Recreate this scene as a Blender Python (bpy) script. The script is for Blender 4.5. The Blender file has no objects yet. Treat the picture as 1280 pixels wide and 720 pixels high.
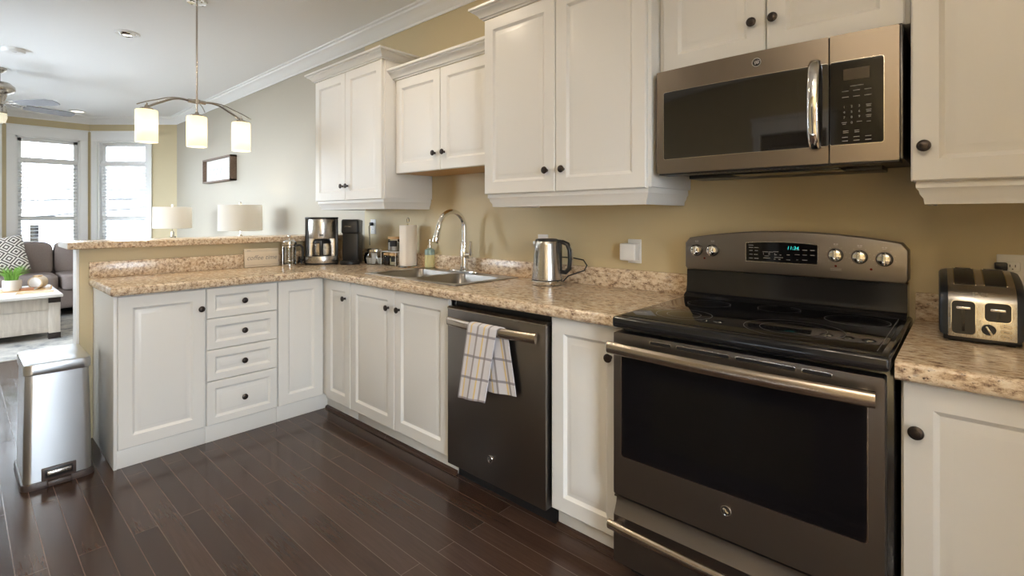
import bpy, bmesh, math, random
from mathutils import Matrix, Vector
random.seed(7)
PI = math.pi
S = bpy.context.scene
COL = S.collection

# ------------------------------------------------------------------ camera, world, light, exposure
cam_d = bpy.data.cameras.new('camera'); cam = bpy.data.objects.new('camera', cam_d); COL.objects.link(cam)
cam.location = (0.907, -2.215, 1.265)
cam.rotation_euler = (PI / 2, 0, math.radians(42.13))
cam_d.sensor_width = 36.0
cam_d.lens = 629.0 / 1280 * 36
cam_d.shift_y = (270.67 - 360) / 1280
cam_d.clip_start = 0.02
S.camera = cam
S.view_settings.view_transform = 'Standard'
S.view_settings.look = 'None'
S.view_settings.exposure = 0.0
S.view_settings.gamma = 1.0
S.view_settings.use_curve_mapping = False
S.cycles.use_denoising = True
S.cycles.max_bounces = 10
S.cycles.diffuse_bounces = 5
S.cycles.glossy_bounces = 5
S.cycles.transmission_bounces = 10
S.cycles.transparent_max_bounces = 12
S.cycles.sample_clamp_indirect = 6.0
S.cycles.caustics_reflective = False
S.cycles.caustics_refractive = False

W = bpy.data.worlds.new('sky'); S.world = W; W.use_nodes = True
wb = W.node_tree.nodes['Background']
wb.inputs[0].default_value = (0.78, 0.89, 1.0, 1); wb.inputs[1].default_value = 29.0

def light(name, kind, loc, energy, color, rot=(0, 0, 0), size=0.1, size_y=None, portal=False):
    d = bpy.data.lights.new(name, kind); d.energy = energy; d.color = color
    if kind == 'AREA':
        d.size = size
        if size_y: d.shape = 'RECTANGLE'; d.size_y = size_y
        else: d.shape = 'DISK'
    elif kind == 'POINT': d.shadow_soft_size = size
    o = bpy.data.objects.new(name, d); COL.objects.link(o); o.location = loc; o.rotation_euler = rot
    if portal: d.cycles.is_portal = True
    return o
WARM = (1.0, 0.83, 0.63)
DOWN_W = 8.5       # each ceiling downlight
PEND_W = 8.0        # each pendant bulb
FILL_W = 270.0     # added fill lamp, unseen behind the camera
LAMP_W = 3.0        # each table lamp bulb
CEIL = 2.74

# ------------------------------------------------------------------ materials
def M(name, base, rough=0.5, metal=0.0, spec=0.5, trans=0.0, ior=1.45, emis=None, es=0.0, coat=0.0, alpha=None):
    m = bpy.data.materials.new(name); m.use_nodes = True
    b = m.node_tree.nodes['Principled BSDF']
    b.inputs['Base Color'].default_value = (*base, 1); b.inputs['Roughness'].default_value = rough
    b.inputs['Metallic'].default_value = metal; b.inputs['Specular IOR Level'].default_value = spec
    b.inputs['Transmission Weight'].default_value = trans; b.inputs['IOR'].default_value = ior
    b.inputs['Coat Weight'].default_value = coat
    if emis: b.inputs['Emission Color'].default_value = (*emis, 1); b.inputs['Emission Strength'].default_value = es
    return m
def N(m, kind, **kw):
    n = m.node_tree.nodes.new(kind)
    for k, v in kw.items():
        if k in n.inputs.keys(): n.inputs[k].default_value = v
        else: setattr(n, k, v)
    return n
def L(m, a, b): m.node_tree.links.new(a, b)
def bsdf(m): return m.node_tree.nodes['Principled BSDF']
def coords(m, scale=(1, 1, 1), out='Object', rot=(0, 0, 0)):
    tc = N(m, 'ShaderNodeTexCoord'); mp = N(m, 'ShaderNodeMapping')
    mp.inputs['Scale'].default_value = scale; mp.inputs['Rotation'].default_value = rot
    L(m, tc.outputs[out], mp.inputs[0]); return mp.outputs[0]
def ramp(m, fac, stops, interp='LINEAR'):
    r = N(m, 'ShaderNodeValToRGB'); r.color_ramp.interpolation = interp
    e = r.color_ramp.elements
    while len(e) < len(stops): e.new(0.5)
    for i, (p, c) in enumerate(stops): e[i].position = p; e[i].color = (*c, 1)
    L(m, fac, r.inputs[0]); return r.outputs[0]
def noise(m, vec, scale, detail=4.0, rough=0.6, out=0):
    n = N(m, 'ShaderNodeTexNoise'); n.inputs['Scale'].default_value = scale; n.inputs['Detail'].default_value = detail
    n.inputs['Roughness'].default_value = rough; L(m, vec, n.inputs['Vector']); return n.outputs[out]
def mix(m, fac, a, b, mode='MIX'):
    n = N(m, 'ShaderNodeMix', data_type='RGBA', blend_type=mode)
    for s, v in ((n.inputs[0], fac), (n.inputs[6], a), (n.inputs[7], b)):
        if isinstance(v, (int, float)): s.default_value = v
        elif isinstance(v, tuple): s.default_value = (*v, 1)
        else: L(m, v, s)
    return n.outputs[2]
def math_(m, op, a, b=None, c=None):
    n = N(m, 'ShaderNodeMath', operation=op)
    for i, v in enumerate((a, b, c)):
        if v is None: continue
        if isinstance(v, (int, float)): n.inputs[i].default_value = v
        else: L(m, v, n.inputs[i])
    return n.outputs[0]
def bump(m, h, strength=0.2, dist=0.002):
    n = N(m, 'ShaderNodeBump'); n.inputs['Strength'].default_value = strength; n.inputs['Distance'].default_value = dist
    L(m, h, n.inputs['Height']); L(m, n.outputs[0], bsdf(m).inputs['Normal'])
def brushed(name, base, rough, axis=(1, 1, 60), amt=0.035):
    m = M(name, base, rough, 1.0)
    n = noise(m, coords(m, tuple(a * 4 for a in axis)), 14, 2)
    r = N(m, 'ShaderNodeMapRange'); r.inputs[3].default_value = rough - amt; r.inputs[4].default_value = rough + amt
    L(m, n, r.inputs[0]); L(m, r.outputs[0], bsdf(m).inputs['Roughness'])
    return m

m_wall = M('tan_wall_paint', (0.56, 0.465, 0.285), 0.5)
bump(m_wall, noise(m_wall, coords(m_wall), 180, 2), 0.08, 0.001)
m_wall_pale = M('pale_greige_wall_paint', (0.425, 0.383, 0.308), 0.5)
m_ceil = M('white_ceiling_paint', (0.89, 0.89, 0.89), 0.8)
m_trim = M('white_trim_paint', (0.87, 0.865, 0.85), 0.4)
m_cab = M('white_cabinet_foil', (0.75, 0.742, 0.715), 0.32)
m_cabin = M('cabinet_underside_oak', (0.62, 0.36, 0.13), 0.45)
m_bronze = M('dark_bronze_knob', (0.045, 0.036, 0.032), 0.32, 0.8)
m_black = M('black_plastic', (0.012, 0.012, 0.013), 0.35)
m_blackgloss = M('black_enamel', (0.010, 0.010, 0.011), 0.12)
m_blackglass = M('black_glass', (0.004, 0.004, 0.005), 0.05, spec=0.3)
m_mwglass = M('tinted_oven_glass', (0.010, 0.009, 0.008), 0.04, spec=1.0)
m_ovenpane = M('oven_viewing_glass', (0.0055, 0.0052, 0.005), 0.05, spec=0.3)
m_slate = brushed('slate_metal', (0.205, 0.186, 0.172), 0.36, (60, 1, 1))
m_slatelight = M('slate_metal_light', (0.46, 0.40, 0.335), 0.27, 1.0)
m_steel = brushed('brushed_steel', (0.62, 0.60, 0.57), 0.27, (60, 60, 1))
m_steelcan = brushed('can_steel', (0.60, 0.61, 0.62), 0.30, (50, 50, 1))
m_sink = brushed('sink_steel', (0.33, 0.315, 0.295), 0.30, (30, 1, 1))
m_chrome = M('chrome', (0.82, 0.82, 0.82), 0.07, 1.0)
m_nickel = M('brushed_nickel', (0.50, 0.46, 0.41), 0.25, 1.0)
m_whiteplastic = M('white_plastic', (0.80, 0.79, 0.77), 0.35)
m_print = M('pale_print', (0.33, 0.33, 0.33), 0.6)
m_glass = M('clear_glass', (1, 1, 1), 0.0, trans=1.0, ior=1.45)
m_red = M('dark_red_lamp', (0.10, 0.008, 0.006), 0.2)
m_cyan = M('cyan_digits', (0, 0.3, 0.3), 0.5, emis=(0.05, 0.9, 0.85), es=0.8)
m_ring = M('burner_line', (0.16, 0.15, 0.145), 0.3)

def thin_glass(name, tint=(1, 1, 1), refl=0.10):
    m = bpy.data.materials.new(name); m.use_nodes = True; nt = m.node_tree; nt.nodes.clear()
    o = nt.nodes.new('ShaderNodeOutputMaterial'); t = nt.nodes.new('ShaderNodeBsdfTransparent'); g = nt.nodes.new('ShaderNodeBsdfGlossy')
    g.inputs['Roughness'].default_value = 0.02; t.inputs[0].default_value = (*tint, 1)
    fr = nt.nodes.new('ShaderNodeFresnel'); mx = nt.nodes.new('ShaderNodeMixShader')
    nt.links.new(fr.outputs[0], mx.inputs[0]); nt.links.new(t.outputs[0], mx.inputs[1]); nt.links.new(g.outputs[0], mx.inputs[2])
    nt.links.new(mx.outputs[0], o.inputs[0]); return m
m_pane = thin_glass('window_pane_glass')
m_jar = thin_glass('jar_glass', (0.93, 0.94, 0.93))
m_carafe = thin_glass('carafe_glass', (0.80, 0.78, 0.75))

def shade_mat(name, col, em, es):
    m = bpy.data.materials.new(name); m.use_nodes = True; nt = m.node_tree; nt.nodes.clear()
    o = nt.nodes.new('ShaderNodeOutputMaterial'); d = nt.nodes.new('ShaderNodeBsdfDiffuse'); t = nt.nodes.new('ShaderNodeBsdfTranslucent')
    d.inputs[0].default_value = (*col, 1); t.inputs[0].default_value = (*col, 1)
    mx = nt.nodes.new('ShaderNodeMixShader'); mx.inputs[0].default_value = 0.6
    nt.links.new(d.outputs[0], mx.inputs[1]); nt.links.new(t.outputs[0], mx.inputs[2])
    e = nt.nodes.new('ShaderNodeEmission'); e.inputs[0].default_value = (*em, 1); e.inputs[1].default_value = es
    ad = nt.nodes.new('ShaderNodeAddShader'); nt.links.new(mx.outputs[0], ad.inputs[0]); nt.links.new(e.outputs[0], ad.inputs[1])
    nt.links.new(ad.outputs[0], o.inputs[0]); return m
m_pshade = shade_mat('frosted_glass_shade', (0.90, 0.87, 0.77), (1.0, 0.85, 0.58), 0.28)
m_lshade = shade_mat('linen_shade', (0.78, 0.76, 0.72), (1, 0.9, 0.75), 0.0)

# floor: dark strip hardwood, boards along X
m_floor = M('dark_hardwood', (0.03, 0.02, 0.016), 0.22)
v = coords(m_floor)
bt = N(m_floor, 'ShaderNodeTexBrick'); L(m_floor, v, bt.inputs['Vector'])
bt.offset = 0.37; bt.offset_frequency = 2; bt.squash = 1.0
for k, val in (('Scale', 1.0), ('Mortar Size', 0.0014), ('Mortar Smooth', 0.1), ('Bias', 0.0), ('Brick Width', 1.55), ('Row Height', 0.083)): bt.inputs[k].default_value = val
bt.inputs['Color1'].default_value = (0.036, 0.0195, 0.0140, 1); bt.inputs['Color2'].default_value = (0.060, 0.0345, 0.0255, 1); bt.inputs['Mortar'].default_value = (0.125, 0.088, 0.070, 1)  # joint colour lightened for the light that the board bevels reflect
gr = noise(m_floor, coords(m_floor, (2.2, 30, 1)), 3, 6, 0.65)
gcol = ramp(m_floor, gr, [(0.3, (0.84, 0.82, 0.81)), (0.7, (1.14, 1.12, 1.1))])
L(m_floor, mix(m_floor, 1.0, bt.outputs[0], gcol, 'MULTIPLY'), bsdf(m_floor).inputs['Base Color'])
L(m_floor, ramp(m_floor, noise(m_floor, coords(m_floor, (1, 4, 1)), 5, 5), [(0.3, (0.15,) * 3), (0.75, (0.25,) * 3)]), bsdf(m_floor).inputs['Roughness'])
bump(m_floor, math_(m_floor, 'ADD', math_(m_floor, 'MULTIPLY', bt.outputs[1], -1.0), math_(m_floor, 'MULTIPLY', noise(m_floor, coords(m_floor, (1.2, 7, 1)), 3.5, 3), 0.25)), 0.10, 0.0015)

# granite-look laminate
def granite(name, stretch):
    m = M(name, (0.5, 0.4, 0.3), 0.2)
    v = coords(m, stretch)
    n1 = noise(m, v, 58, 7, 0.78); n2 = noise(m, v, 16, 4, 0.6)
    c = ramp(m, n1, [(0.33, (0.065, 0.038, 0.030)), (0.41, (0.30, 0.200, 0.135)), (0.48, (0.58, 0.440, 0.300)), (0.57, (0.74, 0.620, 0.455)), (0.68, (0.82, 0.75, 0.63))])
    c = mix(m, ramp(m, n2, [(0.45, (0, 0, 0)), (0.70, (0.35, 0.35, 0.35))]), c, (0.60, 0.40, 0.22))
    dk = ramp(m, noise(m, v, 95, 5, 0.75), [(0.61, (0, 0, 0)), (0.66, (1, 1, 1))])
    c = mix(m, dk, c, (0.060, 0.036, 0.032))
    gy = ramp(m, noise(m, v, 70, 4, 0.6, 1), [(0.58, (0, 0, 0)), (0.66, (0.55, 0.55, 0.55))])
    c = mix(m, gy, c, (0.33, 0.27, 0.25))
    L(m, c, bsdf(m).inputs['Base Color']); return m
m_granite = granite('granite_laminate', (0.55, 1.0, 1.0))
m_endcap = M('pale_laminate_end', (0.66, 0.64, 0.62), 0.25)

# plaid towel (uses the cloth's own UVs in metres)
m_towel = M('plaid_cotton', (0.7, 0.68, 0.66), 0.9)
tc = N(m_towel, 'ShaderNodeTexCoord'); sp = N(m_towel, 'ShaderNodeSeparateXYZ'); L(m_towel, tc.outputs['UV'], sp.inputs[0])
def stripe(m, s, period, off, width):
    x = math_(m, 'MULTIPLY', math_(m, 'ADD', s, off), 1.0 / period)
    f = math_(m, 'ABSOLUTE', math_(m, 'SUBTRACT', math_(m, 'FRACT', x), 0.5))
    return math_(m, 'LESS_THAN', f, width / period / 2)
c = mix(m_towel, stripe(m_towel, sp.outputs[0], 0.074, 0.012, 0.008), (0.66, 0.64, 0.66), (0.74, 0.56, 0.26))
c = mix(m_towel, math_(m_towel, 'MULTIPLY', stripe(m_towel, sp.outputs[1], 0.098, 0.010, 0.011), 0.75), c, (0.21, 0.19, 0.22))
c = mix(m_towel, math_(m_towel, 'MULTIPLY', stripe(m_towel, sp.outputs[0], 0.062, 0.030, 0.010), 0.75), c, (0.23, 0.20, 0.19))
L(m_towel, c, bsdf(m_towel).inputs['Base Color'])
bump(m_towel, noise(m_towel, coords(m_towel), 400, 2), 0.25, 0.001)

def fabric(name, c1, c2, scale=220):
    m = M(name, c1, 0.95, spec=0.2); n = noise(m, coords(m), scale, 3)
    L(m, ramp(m, n, [(0.35, c1), (0.65, c2)]), bsdf(m).inputs['Base Color']); bump(m, n, 0.3, 0.002); return m
m_sofa = fabric('grey_brown_sofa_fabric', (0.235, 0.190, 0.175), (0.30, 0.25, 0.232))
m_pillow = M('diamond_pattern_cloth', (0.8, 0.8, 0.75), 0.9)
tc = N(m_pillow, 'ShaderNodeTexCoord'); sp = N(m_pillow, 'ShaderNodeSeparateXYZ'); L(m_pillow, tc.outputs['UV'], sp.inputs[0])
fu = math_(m_pillow, 'ABSOLUTE', math_(m_pillow, 'SUBTRACT', math_(m_pillow, 'FRACT', math_(m_pillow, 'MULTIPLY', sp.outputs[0], 3.0)), 0.5))
fv = math_(m_pillow, 'ABSOLUTE', math_(m_pillow, 'SUBTRACT', math_(m_pillow, 'FRACT', math_(m_pillow, 'MULTIPLY', sp.outputs[1], 3.0)), 0.5))
dd = math_(m_pillow, 'FRACT', math_(m_pillow, 'MULTIPLY', math_(m_pillow, 'ADD', fu, fv), 4.0))
L(m_pillow, mix(m_pillow, math_(m_pillow, 'LESS_THAN', dd, 0.48), (0.80, 0.77, 0.70), (0.105, 0.085, 0.075)), bsdf(m_pillow).inputs['Base Color'])

def wood(name, c1, c2, sc=(3, 30, 30), rough=0.5):
    m = M(name, c1, rough); n = noise(m, coords(m, sc), 2.2, 6, 0.65)
    L(m, ramp(m, n, [(0.3, c1), (0.7, c2)]), bsdf(m).inputs['Base Color']); return m
m_whitewash = wood('whitewashed_wood', (0.50, 0.45, 0.39), (0.66, 0.61, 0.54), (14, 14, 1.6))
m_whitetop = wood('pale_table_top', (0.66, 0.63, 0.60), (0.76, 0.73, 0.70), (10, 1.5, 10), 0.3)
m_cork = wood('bamboo_lid', (0.50, 0.31, 0.14), (0.62, 0.41, 0.20), (8, 8, 20))
m_brownwood = wood('brown_frame_wood', (0.12, 0.075, 0.05), (0.19, 0.125, 0.085), (4, 30, 30))
m_trayw = wood('honey_tray_wood', (0.45, 0.26, 0.10), (0.60, 0.38, 0.17), (4, 30, 30))
m_tan = wood('pale_round_wood', (0.62, 0.46, 0.28), (0.72, 0.57, 0.38), (20, 20, 20))
m_signw = wood('pale_sign_board', (0.62, 0.52, 0.38), (0.70, 0.60, 0.46), (2, 2, 40))
m_ink = M('grey_ink', (0.26, 0.23, 0.21), 0.7)
m_paper = M('white_paper', (0.86, 0.85, 0.83), 0.8)
m_towelpaper = M('paper_towel', (0.84, 0.76, 0.66), 0.9); bump(m_towelpaper, noise(m_towelpaper, coords(m_towelpaper), 120, 2), 0.3, 0.001)
m_rug = M('grey_rug', (0.5, 0.5, 0.5), 0.95, spec=0.1)
L(m_rug, ramp(m_rug, noise(m_rug, coords(m_rug), 4.5, 8, 0.7), [(0.34, (0.22, 0.23, 0.245)), (0.5, (0.46, 0.45, 0.43)), (0.66, (0.62, 0.60, 0.56))]), bsdf(m_rug).inputs['Base Color'])
m_leaf = M('bright_green_leaf', (0.17, 0.34, 0.055), 0.5)
m_pot = M('pale_stone_pot', (0.62, 0.56, 0.49), 0.7)
m_soap = M('yellow_green_soap', (0.60, 0.54, 0.27), 0.15)
m_soapblue = M('blue_green_glass', (0.24, 0.33, 0.30), 0.12)
m_fan = M('silver_fan_blade', (0.25, 0.25, 0.27), 0.4, 0.1)
m_siding = M('white_siding', (0.80, 0.79, 0.77), 0.7)
m_shutter = M('grey_shutter_paint', (0.22, 0.22, 0.30), 0.6)
m_roofm = M('grey_roof_shingle', (0.30, 0.29, 0.28), 0.8)
m_bark = M('grey_bark', (0.20, 0.17, 0.16), 0.9)
m_extground = M('grey_pavement', (0.22, 0.22, 0.22), 0.9)
m_slat = M('off_white_slat', (0.70, 0.70, 0.69), 0.5)
m_darkroom = M('dark_door_paint', (0.10, 0.085, 0.07), 0.5)
m_lampglow = M('downlight_lens', (0.9, 0.9, 0.88), 0.4, emis=(1.0, 0.93, 0.82), es=2.2)
m_offlens = M('frosted_lens', (0.78, 0.78, 0.78), 0.25)
m_pod = M('white_pod_cup', (0.80, 0.79, 0.77), 0.5)
m_podfoil = M('red_pod_foil', (0.50, 0.10, 0.05), 0.35)
m_chalk = M('chalkboard_label', (0.015, 0.015, 0.016), 0.7)
m_spice = M('cream_spice', (0.72, 0.64, 0.45), 0.8)
m_coffee = M('dark_grounds', (0.05, 0.032, 0.022), 0.9)

# ------------------------------------------------------------------ mesh builder
class B:
    def __init__(s): s.bm = bmesh.new(); s.mats = []; s.T = Matrix.Identity(4)
    def add(s, bm, mat):
        if mat not in s.mats: s.mats.append(mat)
        i = s.mats.index(mat)
        for f in bm.faces: f.material_index = i
        bm.transform(s.T)
        me = bpy.data.meshes.new('tmp'); bm.to_mesh(me); s.bm.from_mesh(me); bpy.data.meshes.remove(me); bm.free(); return s
    def box(s, mat, x0, x1, y0, y1, z0, z1, bev=0.0, seg=2):
        bm = bmesh.new(); bmesh.ops.create_cube(bm, size=1)
        for v in bm.verts: v.co = Vector(((x0 + x1) / 2 + v.co.x * (x1 - x0), (y0 + y1) / 2 + v.co.y * (y1 - y0), (z0 + z1) / 2 + v.co.z * (z1 - z0)))
        if bev > 0: bmesh.ops.bevel(bm, geom=list(bm.edges), offset=bev, segments=seg, affect='EDGES', profile=0.5)
        return s.add(bm, mat)
    def prism(s, mat, pts, axis, a, b, bev=0.0, seg=2):          # polygon pts in the plane across axis, extruded a..b
        bm = bmesh.new()
        def P(p, t): return {'x': (t, p[0], p[1]), 'y': (p[0], t, p[1]), 'z': (p[0], p[1], t)}[axis]
        lo = [bm.verts.new(P(p, a)) for p in pts]; hi = [bm.verts.new(P(p, b)) for p in pts]; n = len(pts)
        bm.faces.new(lo); bm.faces.new(hi[::-1])
        for i in range(n): bm.faces.new((lo[i], hi[i], hi[(i + 1) % n], lo[(i + 1) % n]))
        bmesh.ops.recalc_face_normals(bm, faces=list(bm.faces))
        if bev > 0:
            es = [e for e in bm.edges if (e.verts[0] in lo) == (e.verts[1] in lo)]
            bmesh.ops.bevel(bm, geom=es, offset=bev, segments=seg, affect='EDGES', profile=0.5)
        return s.add(bm, mat)
    def lathe(s, mat, prof, c=(0, 0, 0), axis='z', seg=32, caps=True, sx=1.0, sy=1.0):   # prof: (radius, height)
        bm = bmesh.new(); rings = []
        for r, h in prof:
            ring = []
            for k in range(seg):
                a = 2 * PI * k / seg; u, w = r * math.cos(a) * sx, r * math.sin(a) * sy
                p = {'z': (u, w, h), 'y': (u, -h, w), 'x': (h, u, w)}[axis]     # y: height runs toward -y
                ring.append(bm.verts.new(Vector(c) + Vector(p)))
            rings.append(ring)
        for A, Bq in zip(rings, rings[1:]):
            for k in range(seg): bm.faces.new((A[k], A[(k + 1) % seg], Bq[(k + 1) % seg], Bq[k]))
        if caps:
            if prof[0][0] > 1e-6: bm.faces.new(rings[0][::-1])
            if prof[-1][0] > 1e-6: bm.faces.new(rings[-1])
        bmesh.ops.remove_doubles(bm, verts=list(bm.verts), dist=1e-6)
        bmesh.ops.recalc_face_normals(bm, faces=list(bm.faces))
        return s.add(bm, mat)
    def tube(s, mat, pts, r, seg=12, caps=True, flat=1.0):          # r: number or list
        pts = [Vector(p) for p in pts]; n = len(pts); bm = bmesh.new(); rings = []
        t0 = (pts[1] - pts[0]).normalized()
        up = Vector((0, 0, 1)) if abs(t0.z) < 0.9 else Vector((0, 1, 0))
        for i, p in enumerate(pts):
            t = (pts[min(i + 1, n - 1)] - pts[max(i - 1, 0)]).normalized()
            u = (up - t * up.dot(t)).normalized(); w = t.cross(u); up = u
            rr = r[i] if isinstance(r, (list, tuple)) else r
            rings.append([bm.verts.new(p + u * math.cos(2 * PI * k / seg) * rr + w * math.sin(2 * PI * k / seg) * rr * flat) for k in range(seg)])
        for A, Bq in zip(rings, rings[1:]):
            for k in range(seg): bm.faces.new((A[k], A[(k + 1) % seg], Bq[(k + 1) % seg], Bq[k]))
        if caps: bm.faces.new(rings[0][::-1]); bm.faces.new(rings[-1])
        bmesh.ops.recalc_face_normals(bm, faces=list(bm.faces))
        return s.add(bm, mat)
    def sell(s, mat, c, a, e=0.35, nu=40, nv=20):                    # puffed box (superellipsoid)
        bm = bmesh.new(); sg = lambda x, p: math.copysign(abs(x) ** p, x); g = []
        for j in range(nv + 1):
            h = -PI / 2 + PI * j / nv; row = []
            for i in range(nu):
                w = 2 * PI * i / nu
                row.append(bm.verts.new((c[0] + a[0] * sg(math.cos(h), e) * sg(math.cos(w), e), c[1] + a[1] * sg(math.cos(h), e) * sg(math.sin(w), e), c[2] + a[2] * sg(math.sin(h), e))))
            g.append(row)
        for j in range(nv):
            for i in range(nu): bm.faces.new((g[j][i], g[j][(i + 1) % nu], g[j + 1][(i + 1) % nu], g[j + 1][i]))
        bmesh.ops.remove_doubles(bm, verts=list(bm.verts), dist=1e-5)
        bmesh.ops.recalc_face_normals(bm, faces=list(bm.faces)); return s.add(bm, mat)
    def panel(s, mat, x0, x1, z0, z1, y, t=0.02, fr=0.060, rise=0.030):     # raised-panel door facing -y, back face at y
        bm = bmesh.new(); e = 0.004
        rings = [(0, 0), (0, t - e), (e, t), (fr, t), (fr + 0.002, t - 0.002), (fr + 0.012, t - 0.0095), (fr + 0.015, t - 0.0095), (fr + 0.015 + rise * .7, t - 0.0025), (fr + 0.018 + rise * .7, t - 0.002)]
        R = []
        for ins, d in rings: R.append([bm.verts.new((x, y - d, z)) for x, z in ((x0 + ins, z0 + ins), (x1 - ins, z0 + ins), (x1 - ins, z1 - ins), (x0 + ins, z1 - ins))])
        bm.faces.new(R[0][::-1]); bm.faces.new(R[-1])
        for A, Bq in zip(R, R[1:]):
            for k in range(4): bm.faces.new((A[k], A[(k + 1) % 4], Bq[(k + 1) % 4], Bq[k]))
        bmesh.ops.recalc_face_normals(bm, faces=list(bm.faces)); return s.add(bm, mat)
    def sweep(s, mat, path, prof, closed=False):        # path: plan (x,y) points; prof: (outward to the right of travel, z)
        bm = bmesh.new(); n = len(path); P = [Vector((p[0], p[1])) for p in path]; rings = []
        def nrm(a, b): d = (b - a).normalized(); return Vector((d.y, -d.x))
        for i in range(n):
            ns = []
            if i > 0 or closed: ns.append(nrm(P[i - 1], P[i]))
            if i < n - 1 or closed: ns.append(nrm(P[i], P[(i + 1) % n]))
            if len(ns) == 2: m_ = (ns[0] + ns[1]).normalized(); m_ = m_ / max(0.2, m_.dot(ns[0]))
            else: m_ = ns[0]
            rings.append([bm.verts.new((P[i].x + m_.x * o, P[i].y + m_.y * o, z)) for o, z in prof])
        k = len(prof)
        for i in range(n if closed else n - 1):
            A, Bq = rings[i], rings[(i + 1) % n]
            for j in range(k): bm.faces.new((A[j], A[(j + 1) % k], Bq[(j + 1) % k], Bq[j]))
        if not closed: bm.faces.new(rings[0]); bm.faces.new(rings[-1][::-1])
        bmesh.ops.recalc_face_normals(bm, faces=list(bm.faces)); return s.add(bm, mat)
    def bow(s, mat, x0, x1, z0, z1, r, yf, t, n=24, zb=None):    # rounded-corner slab facing -y whose front follows y = yf(x)
        bm = bmesh.new(); xs = [x0 + r * (1 - math.cos(PI / 2 * k / 6)) for k in range(7)] if r > 0 else [x0]
        a, b = x0 + r, x1 - r; xs += [a + (b - a) * k / n for k in range(1, n)]
        xs += [x1 - r * (1 - math.cos(PI / 2 * k / 6)) for k in range(6, -1, -1)] if r > 0 else [x1]
        C = []
        for x in xs:
            d = 0
            if r > 0 and x < a: d = r - math.sqrt(max(0, r * r - (a - x) ** 2))
            if r > 0 and x > b: d = r - math.sqrt(max(0, r * r - (x - b) ** 2))
            top = z1 if not callable(z1) else z1(x)
            C.append([bm.verts.new((x, yf(x), z0 + d)), bm.verts.new((x, yf(x), top - d)), bm.verts.new((x, yf(x) + t, top - d)), bm.verts.new((x, yf(x) + t, z0 + d))])
        for A, Bq in zip(C, C[1:]):
            for k in range(4): bm.faces.new((A[k], A[(k + 1) % 4], Bq[(k + 1) % 4], Bq[k]))
        bm.faces.new(C[0]); bm.faces.new(C[-1][::-1])
        bmesh.ops.remove_doubles(bm, verts=list(bm.verts), dist=1e-6)
        bmesh.ops.recalc_face_normals(bm, faces=list(bm.faces)); return s.add(bm, mat)
    def ring(s, mat, c, r, w, z, sx=1.0, seg=64, arc=(0, 2 * PI)):       # flat thin ring, a hair thick
        bm = bmesh.new(); n = seg; V_ = []
        for k in range(n + 1):
            a = arc[0] + (arc[1] - arc[0]) * k / n
            V_.append([bm.verts.new((c[0] + (r + dr) * math.cos(a) * sx, c[1] + (r + dr) * math.sin(a), z)) for dr in (-w / 2, w / 2)])
        for A, Bq in zip(V_, V_[1:]): bm.faces.new((A[0], A[1], Bq[1], Bq[0]))
        bmesh.ops.remove_doubles(bm, verts=list(bm.verts), dist=1e-6)
        return s.add(bm, mat)
    def text(s, mat, body, size, mtx, extrude=0.0003, shear=0.0, align='CENTER'):
        cu = bpy.data.curves.new('txt', 'FONT'); cu.body = body; cu.size = size; cu.extrude = extrude; cu.shear = shear
        cu.align_x = align; cu.align_y = 'CENTER'; cu.resolution_u = 3
        ob = bpy.data.objects.new('txt', cu); me = bpy.data.meshes.new_from_object(ob)
        bm = bmesh.new(); bm.from_mesh(me); bm.transform(mtx)
        bpy.data.objects.remove(ob); bpy.data.curves.remove(cu); bpy.data.meshes.remove(me)
        return s.add(bm, mat)
    def grid(s, mat, fn, nu, nv, t=0.0):             # fn(u,v) -> point, uv; sheet with thickness t
        bm = bmesh.new(); uvl = bm.loops.layers.uv.new('UVMap'); g = []; uv = {}
        for j in range(nv + 1):
            row = []
            for i in range(nu + 1):
                p, q = fn(i / nu, j / nv); v_ = bm.verts.new(p); uv[v_] = q; row.append(v_)
            g.append(row)
        for j in range(nv):
            for i in range(nu):
                f = bm.faces.new((g[j][i], g[j][i + 1], g[j + 1][i + 1], g[j + 1][i]))
                for l in f.loops: l[uvl].uv = uv[l.vert]
        if t:
            bmesh.ops.recalc_face_normals(bm, faces=list(bm.faces))
            bmesh.ops.solidify(bm, geom=list(bm.faces), thickness=t)
        return s.add(bm, mat)

ROOT = {}
def link(o):
    COL.objects.link(o); return o
def obj(name, b, parent=None, world=False, ang=35):
    bm = b.bm
    if world and parent is not None: bm.transform(ROOT[parent].inverted())
    me = bpy.data.meshes.new(name); bm.to_mesh(me); bm.free()
    for m in b.mats: me.materials.append(m)
    for p in me.polygons: p.use_smooth = True
    me.set_sharp_from_angle(angle=math.radians(ang))
    o = link(bpy.data.objects.new(name, me))
    if parent is not None: o.parent = parent; ROOT[o] = ROOT[parent]
    else: ROOT[o] = Matrix.Identity(4)
    return o
def tag(o, label, cat, group=None, kind=None):
    o['label'] = label; o['category'] = cat
    if group: o['group'] = group
    if kind: o['kind'] = kind
    return o
def thing(name, label, cat, loc, rz=0.0, group=None):
    o = link(bpy.data.objects.new(name, None)); o.empty_display_size = 0.05
    o.location = loc; o.rotation_euler = (0, 0, rz)
    ROOT[o] = Matrix.Translation(loc) @ Matrix.Rotation(rz, 4, 'Z')
    return tag(o, label, cat, group)
def single(name, b, label, cat, loc, rz=0.0, group=None):        # a thing that is one mesh, built in local coordinates
    o = obj(name, b); o.location = loc; o.rotation_euler = (0, 0, rz)
    ROOT[o] = Matrix.Translation(loc) @ Matrix.Rotation(rz, 4, 'Z')
    return tag(o, label, cat, group)
def struct(name, b, label=None, parent=None, world=False):
    o = obj(name, b, parent, world); o['kind'] = 'structure'
    if label: o['label'] = label
    return o
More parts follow.
